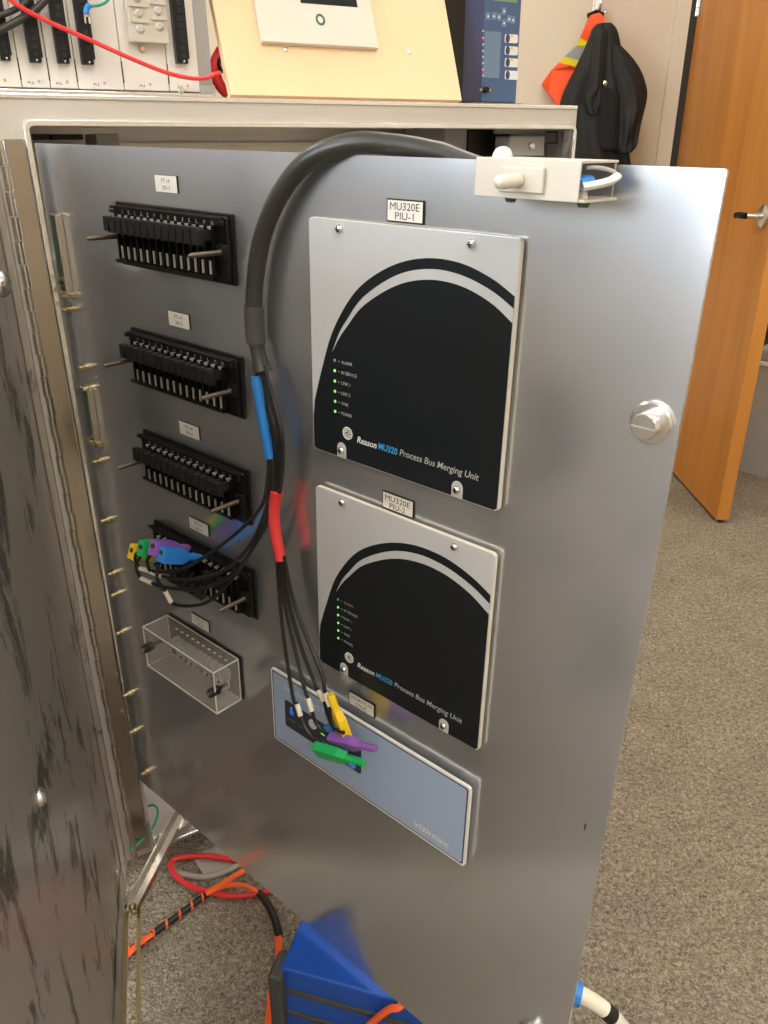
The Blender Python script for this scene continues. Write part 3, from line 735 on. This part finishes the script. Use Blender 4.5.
# ---------------- green terminal strips beside the panel hinge
for (px, py), (qx, qy), lab in (((52, 216), (68, 292), 'narrow green terminal strip beside the rim, upper of two'), ((84, 390), (94, 440), 'narrow green terminal strip beside the rim, lower of two')):
    x, z = PAN.px(px, py, -.004); x1, z1 = PAN.px(qx, qy, -.004)
    t = thing('terminal_strip', lab, 'terminal strip', PAN, (x, 0, z), 'green terminal strips')
    hh = z - z1
    MB().box(-.006, .014, -.004, 0, -hh, 0, .001).build('strip_base', 'pcb_green', t)
    MB().box(.014, .017, -.009, 0, -hh - .008, .002, .0008).build('guide_rail', 'hinge_metal', t)
    MB().box(-.006, .017, -.006, 0, .0, .004, .0008).build('end_clip', 'hinge_metal', t)
    MB().box(-.004, .022, -.008, 0, -hh - .006, -hh, .0008).build('end_clip', 'brass_metal', t)

# ================================================================== TEST CABLE
t = thing('test_cable', 'thick grey cable over the panel top fanning out into coloured plug leads', 'cable', PAN)
P = lambda px, py, off: PAN.p3(px, py, -off)
b = MB().tube([Vector((.70, .085, -.10)), Vector((.68, .060, -.035)), P(458, 160, -.030), P(430, 151, -.022), P(395, 145, -.012), P(352, 143.5, .002), P(310, 159, .012), P(281, 193, .014), P(263, 235, .014), P(255, 280, .014), P(254, 310, .014)], .0081, 16, 6)
b.build('cable_jacket', 'cable_grey', t, True)
MB().tube([P(254, 306, .014), P(254.5, 325, .014), P(256, 343, .014)], .0092, 16, 4).build('cable_sleeve', 'sleeve_grey', t, True)
MB().tube([P(256, 341, .014), P(259, 356, .014), P(263, 371, .014)], lambda f: .0080 - .0012 * math.sin(f * 3.14) + .0016 * f, 14, 4, .8).build('breakout_boot', 'cable_grey', t, True)
MB().tube([P(256.5, 376, .018), P(260, 400, .019), P(266, 435, .020), P(270, 458, .020)], lambda f: .0058 - .0004 * f, 14, 5).build('blue_sleeve', 'heat_blue', t, True)
MB().tube([P(277, 491, .018), P(273.5, 512, .018), P(276, 535, .018), P(281, 560, .018)], lambda f: .0066 - .0008 * f, 14, 5).build('red_sleeve', 'heat_red', t, True)
wr = .0021
for k in range(4):      # leads that join the red sleeve, bowed out to the right
    o = k * 2.6
    MB().tube([P(259 + k * 1.6, 366, .014 + .002 * (k % 2)), P(264 + o, 395, .016), P(272 + o * 1.15, 430, .018 + .002 * (k % 2)), P(276 + o * .9, 462, .018), P(275 + k * 1.5, 494, .018)], wr, 8, 6).build('lead', 'wire_black', t, True)
for k in range(2):
    MB().tube([P(255 + k * 3, 366, .016), P(257 + k * 3, 379, .018)], wr, 8, 3).build('lead', 'wire_black', t, True)
def ferrule(pts):
    MB().tube(pts, .0030, 10, 4).build('lead_marker', 'ferrule_white', t, True)
# leads from the blue sleeve to the plugs in the lower test switch
g1 = [
 ([(269, 456, .020), (268, 478, .022), (262, 505, .026), (240, 530, .032), (212, 552, .042), (185, 568, .052), (165, 572, .060), (150, 571, .064), (140, 568, .067), (135, 559, .071), (137, 553, .071)], 7),
 ([(270, 456, .020), (270, 482, .021), (266, 510, .024), (250, 545, .030), (225, 570, .038), (195, 579, .048), (175, 579, .056), (162, 576, .060), (151, 572, .064), (147, 562, .070), (150, 556, .071)], 7),
 ([(271, 456, .020), (272, 484, .021), (268, 515, .023), (252, 550, .028), (230, 576, .034), (200, 589, .044), (170, 588, .054), (152, 583, .060), (141, 578, .064), (136, 566, .070), (141, 556, .071)], 7),
 ([(272, 456, .020), (273, 486, .021), (270, 515, .022), (246, 560, .028), (222, 590, .034), (205, 603, .042), (185, 606, .048), (171, 602, .053), (165, 591, .058), (157, 578, .064), (159, 562, .070)], 7)]
for pts, f in g1:
    q = [P(*p) for p in pts]
    MB().tube(q, wr, 8, 5).build('lead', 'wire_black', t, True); ferrule([q[f], q[f + 1]])
g2 = [
 ([(277, 556, .018), (279, 590, .019), (284, 640, .024), (293, 697, .034), (297, 704, .036), (300.5, 716, .038), (305, 727, .040), (312, 737, .041), (320, 743, .041)], 4),
 ([(279.5, 556, .018), (284, 600, .019), (295, 650, .024), (305, 690, .032), (308, 698, .033), (312, 711, .034), (316, 723, .034), (325, 733, .034), (336, 738, .034)], 4),
 ([(282, 556, .018), (288, 600, .018), (302, 650, .022), (315, 684, .027), (318, 690, .027), (324, 701, .027), (327, 713, .026), (331, 723, .025), (335, 729, .024)], 4),
 ([(284, 556, .018), (293, 600, .018), (308, 640, .022), (322, 675, .030), (325, 693, .033), (330, 706, .034), (331, 717, .035), (336, 728, .036), (344, 733, .036)], 4)]
for pts, f in g2:
    q = [P(*p) for p in pts]
    MB().tube(q, wr, 8, 5).build('lead', 'wire_black', t, True); ferrule([q[f], q[f + 1]])
def plug(p0, p1, up, material, hl=.0090, hw=.0055, name='banana_plug', pin=True):
    """flat sided safety plug: rear end p0, nose tip p1"""
    p0, p1 = Vector(p0), Vector(p1); d = p1 - p0; L_ = d.length; d.normalize()
    upv = Vector(up); upv = (upv - d * upv.dot(d)).normalized(); sdv = d.cross(upv)
    b = MB(); secs = [(0, hl * .92, hw * .9), (.03, hl, hw), (.50, hl, hw), (.66, hl * .55, hw * .8)]
    prev = None
    for f, a, c in secs:
        o = p0 + d * L_ * f; ring = [o + upv * a + sdv * c, o + upv * a - sdv * c, o - upv * a - sdv * c, o - upv * a + sdv * c]
        if prev: b.hexa(prev + ring)
        prev = ring
    body = b.build(name, material, t)
    MB().lathe(p0 + d * L_ * .62, p1, [(0, hl * .55), (.9, hl * .52), (1, hl * .46)], 14).build('plug_nose', material, body, True)
    MB().cyl(p0 + upv * hl * .25 - d * .0002, p0 + upv * hl * .25 + d * .001, hl * .34, 10).build('plug_socket', 'gap_dark', body)
    if pin: MB().cyl(p1 - d * .001, p1 + d * .004, hl * .30, 10).build('plug_pin', 'steel', body)
for (rx, ry, ro), (nx, ny, no), m_ in (((160.5, 554.5, .072), (200, 557.5, .016), 'plug_blue'), ((152.5, 548, .076), (188, 548, .018), 'plug_purple'), ((140.5, 549, .074), (176, 545, .020), 'plug_green'), ((131, 552, .072), (168, 553, .022), 'plug_yellow')):
    plug(P(rx, ry, ro), P(nx, ny, no), (0, 0, 1), m_)
plug(P(316, 749, .046), P(364, 763, .040), (0, -.45, 1), 'plug_green', .0080, .0050, pin=False)
plug(P(331, 739, .036), P(376, 749, .030), (0, -.45, 1), 'plug_purple', .0074, .0050, pin=False)
plug(P(327, 725, .022), P(354, 768, .020), (1, -.4, .3), 'plug_blue', .0066, .0045, pin=False)
plug(P(347, 742, .028), P(330.5, 694, .034), (1, -.25, 0), 'plug_yellow', .0080, .0050, pin=False)

# ================================================================== THINGS ON TOP OF THE CABINET
ZT = CT + .0025
# ---------------- card rack
RD = .06
def cp(px, py, d=RD): return CAB.px(px, py, d)
t = thing('card_rack', 'white rack of circuit cards on top of the cabinet at the left', 'card rack', CAB, (0, RD, ZT))
RH = .27; rz0 = .006
xr = cp(206, 90)[0]
xs = [-.26, -.19, -.15, -.113, -.075, -.038] + [cp(a, 86)[0] for a in (22, 50.5, 78, 124, 169)] + [cp(200, 90)[0]]
MB().box(-.262, xr + .012, .006, .20, .004, RH, .001).build('rack_frame', 'card_grey', t)
MB().box(-.262, xr + .012, -.004, .006, 0, .0065, .001).build('bottom_rail', 'steel', t)
for i in range(len(xs) - 1):
    c = MB().box(xs[i] + .0004, xs[i + 1] - .0004, -.001, .006, .0085, RH, .0006).build('circuit_card', 'card_white', t)
    xm = (xs[i] + xs[i + 1]) / 2
    MB().lathe((xm + .004, -.001, .0155), (xm + .004, -.003, .0155), [(0, .002), (1, .0012)], 10).build('card_screw', 'steel', c)
    text(c, 'card_text', 'RJ', xm - .006, .0135, .006, .003, -.001, 'print_black')
    MB().box(xs[i] - .0006, xs[i] + .0006, -.0016, -.001, .016, .040).build('card_latch', 'dark_plastic', c)
def connector(px0, px1, py, nm='terminal_connector'):
    x0, z0 = cp(px0, py); x1, _ = cp(px1, py); z0 -= ZT
    o = MB().box(x0, x1, -.012, -.001, z0, RH - .02, .0008).build(nm, 'black_plastic', t)
    wv = x1 - x0
    b = MB()
    for k in range(24):
        zz = z0 + .006 + k * .0082
        b.box(x0 + wv * .42, x0 + wv * .82, -.0132, -.012, zz, zz + .0050, .0004)
    b.build('connector_screws', 'dark_plastic', o)
    MB().lathe((x0 + wv * .6, -.012, z0 + .0025), (x0 + wv * .6, -.0135, z0 + .0025), [(0, .0018), (1, .001)], 8).build('end_screw', 'steel', o)
    MB().box(x1, x1 + wv * .22, -.008, -.001, z0 + .006, RH - .02).build('connector_key', 'dark_plastic', o)
for a, c, y in ((0, 10, 61), (29, 40.5, 63), (57, 68.5, 64), (81, 92.5, 65), (175, 186, 64)): connector(a, c, y)
for xx in (-.165, -.128, -.092): 
    MB().box(xx - .008, xx + .008, -.012, -.001, .04, RH - .02, .0008).build('terminal_connector', 'black_plastic', t)
# pale power terminal block
x0, z0 = cp(128, 43); x1, _ = cp(166, 43); z0 -= ZT
tb = MB().box(x0, x1, -.016, -.001, z0, RH - .03, .001).build('terminal_block', 'terminal_beige', t)
for c in range(2):
    for k in range(7):
        zz = z0 + .012 + k * .0165 + c * .004 - .004; xx = x0 + (x1 - x0) * (.28 + .5 * c)
        MB().box(xx - .010, xx + .010, -.019, -.016, zz + .0125, zz + .0145).build('barrier', 'terminal_beige', tb)
        MB().lathe((xx, -.016, zz + .006), (xx, -.0195, zz + .006), [(0, .0052), (.5, .005), (1, .003)], 12).build('terminal_screw', 'terminal_clear', tb, True)
MB().lathe((x0 + .016, -.001, z0 - .006), (x0 + .016, -.006, z0 - .006), [(0, .0042), (1, .003)], 10).build('ground_screw', 'brass_metal', t, True)
xq = cp(180, 86)[0]; MB().box(xs[-1], xr + .012, -.003, .006, .0, .016, .0006).build('end_bracket', 'card_grey', t)
MB().lathe((xq, -.003, .010), (xq, -.006, .010), [(0, .0048), (1, .003)], 12).build('bracket_screw', 'steel', t, True)
# blue spade lug with its green yellow lead
t = thing('spade_lead', 'green yellow lead with blue spade lug in front of the card rack', 'lead', CAB)
Q = lambda px, py, d: CAB.p3(px, py, d)
MB().tube([Q(114, -14, .030), Q(108, 0, .032), Q(100, 5, .036), Q(91, 6, .040)], .0016, 8, 5).build('lead', 'cord_green', t, True)
lug = MB().tube([Q(90, 5, .040), Q(87, 8, .040), Q(86, 14, .040)], .0034, 10, 3).build('lug_sleeve', 'plug_blue', t, True)
b = MB(); p = Q(86.5, 14, .040)
for dx in (-.0024, .0024): b.box(p.x + dx - .0010, p.x + dx + .0010, p.y, p.y + .001, p.z - .0095, p.z - .001)
b.box(p.x - .0034, p.x + .0034, p.y, p.y + .001, p.z - .003, p.z + .001); b.build('spade', 'steel', t)
# red lead and black leads
t = MB().tube([Q(-6, -14, .030), Q(16, 4, .030), Q(45, 20, .034), Q(90, 40, .032), Q(130, 58, .030), Q(165, 72, .029), Q(190, 78, .030), Q(206, 78, .034), Q(214, 74, .042), Q(220, 73, .052)], .0026, 10, 6).build('red_lead', 'cord_red', None, True)
t.matrix_world = CAB.m; tag(t, 'red test lead draped across the white card rack', 'cable')
for k, (pts, lab) in enumerate((([(-8, 18, .0395), (12, 11, .0395), (26, 2, .0395), (36, -10, .0395)], 'grey black cable crossing the first cards, thinner upper one'), ([(-8, 34, .0395), (14, 23, .0395), (34, 11, .0395), (50, -5, .0395)], 'grey black cable crossing the first cards, thicker lower one'))):
    o = MB().tube([Q(*p) for p in pts], .0034 + .0010 * k, 10, 6).build('dark_cable', 'cable_grey', None, True); o.matrix_world = CAB.m
    tag(o, lab, 'cable', 'dark cables at the card rack')
# red and black clamp behind the board edge
t = thing('red_clamp', 'red and black test clamp behind the plywood board edge', 'clamp', CAB, (0, 0, 0))
zb = ZT
xa, za = CAB.px(222, 93, .085); 
b = MB().tube([(xa + .008, .085, zb + .008), (xa - .004, .085, zb + .022), (xa - .007, .085, zb + .042), (xa + .004, .085, zb + .060)], .0075, 10, 5); b.build('clamp_grip', 'cord_red', t, True)
MB().tube([(xa + .008, .076, zb + .034), (xa - .002, .075, zb + .036), (xa - .004, .075, zb + .046), (xa + .004, .076, zb + .054), (xa + .010, .077, zb + .050)], .0026, 8, 5).build('clamp_ring', 'black_plastic', t, True)
# ---------------- plywood board leaning back with a wall plate on it
t0x, _ = CAB.px(231, 97, .03); t1x, _ = CAB.px(462, 100, .03)
LEAN = R(22)
bm_ = CAB.m @ Matrix.Translation((t0x, .03, ZT + .0046)) @ Matrix.Rotation(-LEAN, 4, 'X')
BRD = Frame(bm_.translation, bm_.col[0].xyz, bm_.col[1].xyz, bm_.col[2].xyz)
o = MB().box(0, t1x - t0x, 0, .012, 0, .30, .0006).build('plywood_board', 'board_wood'); o.matrix_world = bm_
tag(o, 'pale plywood board leaning back on top of the cabinet', 'board')
for px, py in ((285.5, 50), (409, 52.5)):
    x, z = BRD.px(px, py, 0)
    s_ = MB().lathe((x, 0, z), (x, -.0022, z), [(0, .0036), (.6, .0032), (1, .0015)], 14).build('board_screw', 'steel', o, True)
xa, za = BRD.px(262.5, 41.5, -.008); xb, zb2 = BRD.px(378, 43, -.008)
t = thing('control_plate', 'white control plate with dark screen and green ring on the plywood board', 'control plate', BRD, (xa, 0, za))
pw = xb - xa
MB().box(0, pw, -.0085, 0, 0, .17, .0012).build('plate', 'plate_cream', t)
x, z = BRD.px(301, 3, -.009); x1, _ = BRD.px(357, 3, -.009)
MB().box(x - xa, x1 - xa, -.0090, -.0080, z - za + .0005, z - za + .06).build('screen', 'black_gloss', t)
x, z = BRD.px(320.5, 19.5, -.009); x -= xa; z -= za
ro, ri = circ(x, z, .0070, 24, .0078), circ(x, z, .0042, 24, .0048)
rg = MB()
for i in range(24): rg.prism([ro[i], ro[(i + 1) % 24], ri[(i + 1) % 24], ri[i]], -.0090, -.0085)
rg.build('green_ring', 'pcb_green', t); MB().prism(circ(x, z, .0028, 16), -.0088, -.0085).build('ring_centre', 'print_white', t)
# ---------------- blue protection relay
xa, za = CAB.px(480.5, 102, .06); xb, _ = CAB.px(515.5, 102, .06)
t = thing('protection_relay', 'blue protection relay with keypad standing beside the plywood board', 'relay', CAB, (xa, .06, ZT + .004))
rw = xb - xa
MB().box(0, rw, 0, .052, 0, .27, .0015).build('blue_bezel', 'relay_side', t)
MB().box(.0005, rw - .0005, -.0012, .0005, .0008, .269, .0012).build('front_face', 'relay_blue', t)
MB().box(.003, rw - .003, .052, .20, .004, .262, .001).build('rear_case', 'black_plastic', t)
def rp(px, py): a, c = CAB.px(px, py, .0588); return a - xa, c - (ZT + .004)
x0, z1 = rp(485, 31); x1, z0 = rp(499, 78)
MB().box(x0, x1, -.0016, -.0012, z0, z1).build('label_window', 'relay_panel', t)
x0, z1 = rp(494, -20); x1, z0 = rp(517, 3); MB().box(x0, x1, -.0018, -.0012, z0, z1).build('display', 'relay_lcd', t)
for py in (38, 50, 62, 74.5):
    x0, z1 = rp(505, py - 4); x1, z0 = rp(517, py + 5.5)
    kb = MB().prism(rrect(x0, x1, z0, z1, .0025), -.0026, -.0012).build('push_button', 'key_white', t)
    MB().prism(circ(x0 + .0045, (z0 + z1) / 2, .0040, 14, .0062), -.0030, -.0026).build('button_window', 'relay_side', kb)
    if py < 70: MB().box(x0 + .009, x0 + .015, -.0030, -.0026, (z0 + z1) / 2 + .002, z1 - .001).build('button_mark', 'key_orange', kb)
for py, r_ in ((31, 0), (38, 1), (44.5, 0), (51, 0), (57, 0), (63, 0), (69.5, 1), (75.5, 0)):
    x, z = rp(483, py); MB().lathe((x, -.0012, z), (x, -.0026, z), [(0, .0016), (1, .0012)], 10).build('indicator_light', 'led_red' if r_ else 'print_grey', t)
for px, py in ((488, 16), (494, 16), (504, 11), (504, 23), (499, 17), (509, 19), (513, 20)):
    x, z = rp(px, py); kb = MB().prism(rrect(x - .0042, x + .0042, z - .0048, z + .0048, .001), -.0015, -.0012).build('key', 'relay_panel', t)
    MB().prism([(x - .0018, z - .0015), (x + .0018, z - .0015), (x, z + .002)], -.0018, -.0015).build('key_arrow', 'print_white', kb)
x, z = rp(485, 90)
MB().lathe((x, -.0012, z), (x, -.008, z), [(0, .0048), (1, .0040)], 14).build('front_port', 'black_plastic', t)
for dx in (-.008, .008): MB().lathe((x + dx, -.0012, z), (x + dx, -.004, z), [(0, .0022), (1, .0016)], 10).build('port_screw', 'brass_metal', t)
o = MB().box(-.012, rw + .014, -.002, .14, 0, .0038, .0008).build('cardboard_sheet', 'cardboard'); o.matrix_world = CAB.m @ Matrix.Translation((xa, .06, ZT)); tag(o, 'brown cardboard sheet under the blue relay', 'cardboard')

# ================================================================== WALL: HOOK, VEST, JACKET
WYv = YB - .05
t = thing('coat_hook', 'metal coat hook on the beige wall', 'hook', WORLD, tuple(aty(597, 4, YB)))
MB().box(-.014, .014, -.004, 0, -.03, .04, .002).build('hook_plate', 'steel', t)
MB().tube([(0, -.003, .02), (0, -.03, .03), (0, -.055, .02), (0, -.06, -.005), (0, -.05, -.024), (0, -.032, -.03)], .005, 8, 5).build('hook_arm', 'steel', t, True)
MB().tube([(.004, -.004, -.012), (.004, -.030, -.020), (.012, -.045, -.035), (.026, -.05, -.03)], .004, 8, 5).build('hook_arm', 'steel', t, True)
def loft(rows, yc, depth, name, material, parent, fold=0.0, ph=0.0, nseg=56, thick=None, nf=5):
    """rows of (left pixel x, right pixel x, pixel y): a hanging soft body, oval in section, with folds"""
    bm = bmesh.new(); rings = []
    rr = spline([Vector(r) for r in rows], 4)
    for i, r in enumerate(rr):
        a, c = aty(r.x, r.z, yc), aty(r.y, r.z, yc); f = i / (len(rr) - 1)
        cx, wx = (a.x + c.x) / 2, (c.x - a.x) / 2; dp = depth * (0.55 + .45 * math.sin(min(1, f * 1.6) * math.pi / 2))
        ring = []
        for k in range(nseg):
            an = 2 * math.pi * k / nseg
            fo = 1 + fold * (math.sin(nf * an + ph + 2.5 * f + .8 * math.sin(9 * f)) + .6 * math.sin(11 * an - 7 * f + ph) + .5 * math.sin(3 * an + 19 * f)) * (.4 + .6 * f)
            ring.append(bm.verts.new((cx + wx * math.cos(an) * (1 + .25 * (fo - 1)), yc + dp * math.sin(an) * fo, a.z)))
        rings.append(ring)
    for i in range(len(rings) - 1):
        for k in range(nseg): bm.faces.new((rings[i][k], rings[i][(k + 1) % nseg], rings[i + 1][(k + 1) % nseg], rings[i + 1][k]))
    bm.faces.new(rings[0][::-1]); bm.faces.new(rings[-1]); bmesh.ops.recalc_face_normals(bm, faces=bm.faces[:])
    me = bpy.data.meshes.new(name); bm.to_mesh(me); bm.free(); me.materials.append(MATS[material])
    for p in me.polygons: p.use_smooth = True
    o = place(name, me, parent)
    if parent is not None: o.matrix_parent_inverse = parent.matrix_world.inverted()
    return o
# hi-vis vest: strips cut across one hanging sheet
t = thing('safety_vest', 'orange safety vest with yellow and silver bands hanging behind the black jacket', 'vest', WORLD, tuple(aty(570, 70, WYv)))
def strip(poly, material, nm, th=.018):
    y = YB - .045; bm = bmesh.new(); fr = []; bk = []
    for i, (px, py) in enumerate(poly):
        p = aty(px, py, y); bow = .012 * math.sin((px - 540) * .16)
        fr.append(bm.verts.new((p.x, y - th / 2 + bow, p.z))); bk.append(bm.verts.new((p.x, y + th / 2 + bow, p.z)))
    n = len(poly); bm.faces.new(fr); bm.faces.new(bk[::-1])
    for i in range(n): bm.faces.new((fr[i], bk[i], bk[(i + 1) % n], fr[(i + 1) % n]))
    bmesh.ops.recalc_face_normals(bm, faces=bm.faces[:]); me = bpy.data.meshes.new(nm); bm.to_mesh(me); bm.free(); me.materials.append(MATS[material])
    o = place(nm, me, t); o.matrix_parent_inverse = t.matrix_world.inverted()
strip([(590, 15), (599, 13), (604, 18), (600, 38), (594, 44), (580, 38), (586, 26)], 'vest_orange', 'vest_shoulder')
strip([(580, 38), (588, 41), (594, 44), (590, 49), (576, 46)], 'vest_yellow', 'yellow_band')
strip([(576, 46), (590, 49), (584, 62), (564, 57), (570, 51)], 'vest_silver', 'silver_band')
strip([(564, 57), (584, 62), (580, 70), (559, 63)], 'vest_yellow', 'yellow_band')
strip([(559, 63), (570, 66), (580, 70), (574, 90), (562, 108), (556, 104), (549, 93), (542, 85), (546, 78), (552, 70)], 'vest_orange', 'vest_front')
strip([(588, 13), (596, 10), (603, 13), (603, 19), (596, 15), (589, 18)], 'cloth_inner', 'vest_collar')
# black jacket
t = thing('black_jacket', 'black hooded jacket hanging on the wall hook', 'jacket', WORLD, tuple(aty(605, 80, YB - .13)))
JY = YB - .13
loft([(597, 612, 24), (592, 616, 29), (588, 619, 40), (583, 621, 52), (576, 624, 66), (569, 627, 80), (563, 628, 96), (559, 627, 112), (560, 626, 140), (566, 630, 175), (568, 632, 230)], JY, .065, 'jacket_body', 'cloth_black', t, .20, .4)
loft([(606, 621, 46), (606, 632, 58), (606, 641, 72), (609, 645, 84), (611, 646, 94), (613, 644, 108), (613, 640, 124), (613, 637, 140), (612, 634, 148), (616, 629, 153)], JY - .03, .055, 'sleeve', 'cloth_black', t, .14, 1.9)
loft([(596, 607, 30), (592, 606, 46), (590, 604, 66), (586, 602, 88), (583, 600, 100), (587, 597, 116)], JY - .055, .030, 'hood_fold', 'cloth_black', t, .2, 2.6)
loft([(598, 616, 88), (596, 620, 94), (597, 620, 108), (598, 619, 130), (600, 618, 150)], JY - .062, .024, 'cuff_opening', 'cloth_inner', t, .05, 0)
p = aty(605, 83, JY - .095) - t.location
MB().lathe(p, p + Vector((0, -.006, 0)), [(0, .008), (.6, .008), (1, .005)], 14).build('snap_button', 'steel', t, True)

# grey bin standing behind the door (sliver at the right edge)
a_, c_ = atz(737, 472, 0), atz(768, 480.5, 0); d = (c_ - a_); ang = math.atan2(d.y, d.x)
m = Matrix.Translation((a_.x, a_.y, 0)) @ Matrix.Rotation(ang, 4, 'Z')
t = bpy.data.objects.new('storage_bin', None); COL.objects.link(t); t.matrix_world = m @ Matrix.Translation((-.02, 0, 0)); tag(t, 'grey storage bin with pale rim behind the wooden door', 'bin')
b = MB(); b.hexa([Vector(q) for q in ((.02, .02, .0), (.48, .02, 0), (.48, .40, 0), (.02, .40, 0), (0, 0, .44), (.5, 0, .44), (.5, .42, .44), (0, .42, .44))]); b.build('bin_body', 'bin_grey', t)
MB().box(-.01, .51, -.012, .432, .44, .455, .003).build('bin_rim', 'card_white', t)
MB().box(-.004, .504, -.006, .426, .455, .50, .008).build('bin_lid', 'hall_paint', t)

# ================================================================== ON THE FLOOR
# ---------------- blue test set case
zt = .195
c0 = atz(280, 968, zt); e = atz(405, 1003, zt); ang = math.atan2(e.y - c0.y, e.x - c0.x)
m = Matrix.Translation((c0.x, c0.y, 0)) @ Matrix.Rotation(ang, 4, 'Z')
CASE = Frame(m.translation, m.col[0].xyz, m.col[1].xyz, m.col[2].xyz)
t = thing('test_set', 'blue metal test set case with grey rubber corner on the carpet', 'test set', CASE)
cw_, cd_ = .25, .22
MB().box(0, cw_, 0, cd_, .012, zt, .003).build('case_shell', 'case_blue', t)
for z in (zt - .035, zt - .080, zt - .125): MB().box(.006, cw_ - .006, -.0035, .002, z - .008, z, .001).build('rubber_strip', 'rubber_grey', t)
MB().box(-.014, .006, -.014, .030, 0, zt - .004, .005).build('rubber_corner', 'rubber_grey', t)
MB().box(cw_ - .006, cw_ + .014, -.014, .030, 0, zt - .004, .005).build('rubber_corner', 'rubber_grey', t)
for xx in (.02, cw_ - .04): MB().box(xx, xx + .03, cd_ - .04, cd_ - .01, 0, .013, .003).build('rubber_foot', 'rubber_grey', t)
# ---------------- cables on the carpet
def cord(name, pts, r, material, label, cat='cable', n=10, sub=7, group=None):
    o = MB().tube([atz(px, py, z) for px, py, z in pts], r, n, sub).build(name, material, None, True); return tag(o, label, cat, group)
cord('red_cable', [(330, 880, .012), (285, 889, .011), (271, 891, .010), (235, 896, .010), (198, 889, .010), (178, 878, .010), (171, 866, .010), (177, 858, .012), (205, 856, .012), (235, 860, .010), (270, 866, .009)], .0050, 'cord_red', 'red cable looped on the carpet below the panel')
cord('grey_cable', [(171, 871, .006), (185, 875, .006), (205, 877, .006), (222, 873, .006), (245, 862, .006)], .0052, 'cord_grey', 'short pale grey cable inside the red cable loop')
t = thing('spiral_wrapped_cable', 'black cable with orange spiral wrap running under the door', 'cable', WORLD)
pts = [atz(a, c, .010) for a, c in ((112, 962), (132, 949), (150, 936), (180, 914), (206, 895), (220, 886))]
MB().tube(pts, .0058, 10, 8).build('cable_core', 'wire_black', t, True)
def along(P_, f):
    sp_ = spline(P_, 12); i = f * (len(sp_) - 1); k = min(int(i), len(sp_) - 2); return sp_[k].lerp(sp_[k + 1], i - k)
for k in range(9):
    f = .16 + k * .085; a, c = along(pts, f), along(pts, f + .028)
    d = (c - a).normalized(); s2 = Vector((-d.y, d.x, 0))
    MB().tube([a - s2 * .0062 + Vector((0, 0, -.002)), a.lerp(c, .35) - s2 * .003 + Vector((0, 0, .0058)), a.lerp(c, .65) + s2 * .003 + Vector((0, 0, .0058)), c + s2 * .0062 + Vector((0, 0, -.002))], .0021, 6, 4).build('spiral_turn', 'cord_orange', t, True)
MB().tube([atz(a, c, .018) for a, c in ((112, 972), (134, 948), (152, 934))], .0055, 8, 5, .5).build('orange_tail', 'cord_orange', t, True)
t = thing('orange_cable', 'orange cable with a black sleeve leading to the blue test set', 'cable', WORLD)
MB().tube([atz(a, c, z) for a, c, z in ((206, 894, .020), (222, 884, .024), (238, 874, .024), (262, 860, .024))], .0052, 8, 6, .8).build('cord_strand', 'cord_orange', t, True)
MB().tube([atz(a, c, z) for a, c, z in ((210, 892, .016), (225, 886, .024), (240, 885, .030), (254, 890, .030), (262, 897, .026))], .0042, 8, 6).build('cord_strand', 'cord_orange', t, True)
MB().tube([atz(a, c, z) for a, c, z in ((259, 893, .026), (268, 905, .030), (275, 920, .034), (279, 937, .036))], .0068, 10, 6).build('black_sleeve', 'wire_black', t, True)
for dx in (-1.8, 1.8):
    MB().tube([atz(a + dx, c, z) for a, c, z in ((278, 935, .036), (279, 948, .036), (278, 965, .030), (272, 990, .016), (270, 1010, .012), (268, 1030, .012))], .0034, 8, 6).build('cord_strand', 'cord_orange', t, True)
cq = [CASE.p3(362, 1032, -.012), CASE.p3(375, 1020, -.012), CASE.p3(390, 1009, -.010)]
xe_ = cq[-1].x
cq += [Vector((xe_ + .012, -.0080, zt + .002)), Vector((xe_ + .020, .010, zt + .0085)), Vector((xe_ + .028, .06, zt + .0085)), Vector((xe_ + .034, .12, zt + .0085))]
o = MB().tube([CASE.w(*q) for q in cq], .0046, 8, 6).build('orange_strap', 'cord_orange', None, True)
tag(o, 'orange strap lying over the top of the blue test set', 'strap')
cord('green_wire', [(130, 850, .085), (142, 840, .082), (154, 825, .088), (158, 812, .094), (154, 805, .098), (146, 807, .096)], .0022, 'cord_green', 'green earth wire looping out of the cabinet corner', 'wire')
# ---------------- white cable with blue collar behind the panel edge
t = thing('white_cable', 'thick white cable with blue collar and black band beside the panel edge', 'cable', WORLD)
pa = [CASE.w(cw_ - .002, .10, .115), atz(560, 987, .130), atz(581, 995, .127), atz(588, 998.5, .121), atz(604, 1009, .104), atz(614, 1018, .088), atz(640, 1050, .030), atz(690, 1110, .0122)]
MB().tube(pa[:6], .0115, 12, 5).build('pale_sleeve', 'ferrule_white', t, True)
MB().tube([pa[1], pa[1].lerp(pa[2], .6), pa[2]], .0165, 14, 3).build('blue_collar', 'plug_blue', t, True)
MB().tube([pa[4], pa[4].lerp(pa[5], .8)], .0122, 12, 3).build('black_band', 'wire_black', t, True)
MB().tube(pa[5:], .0112, 12, 6).build('white_run', 'white_plastic', t, True)
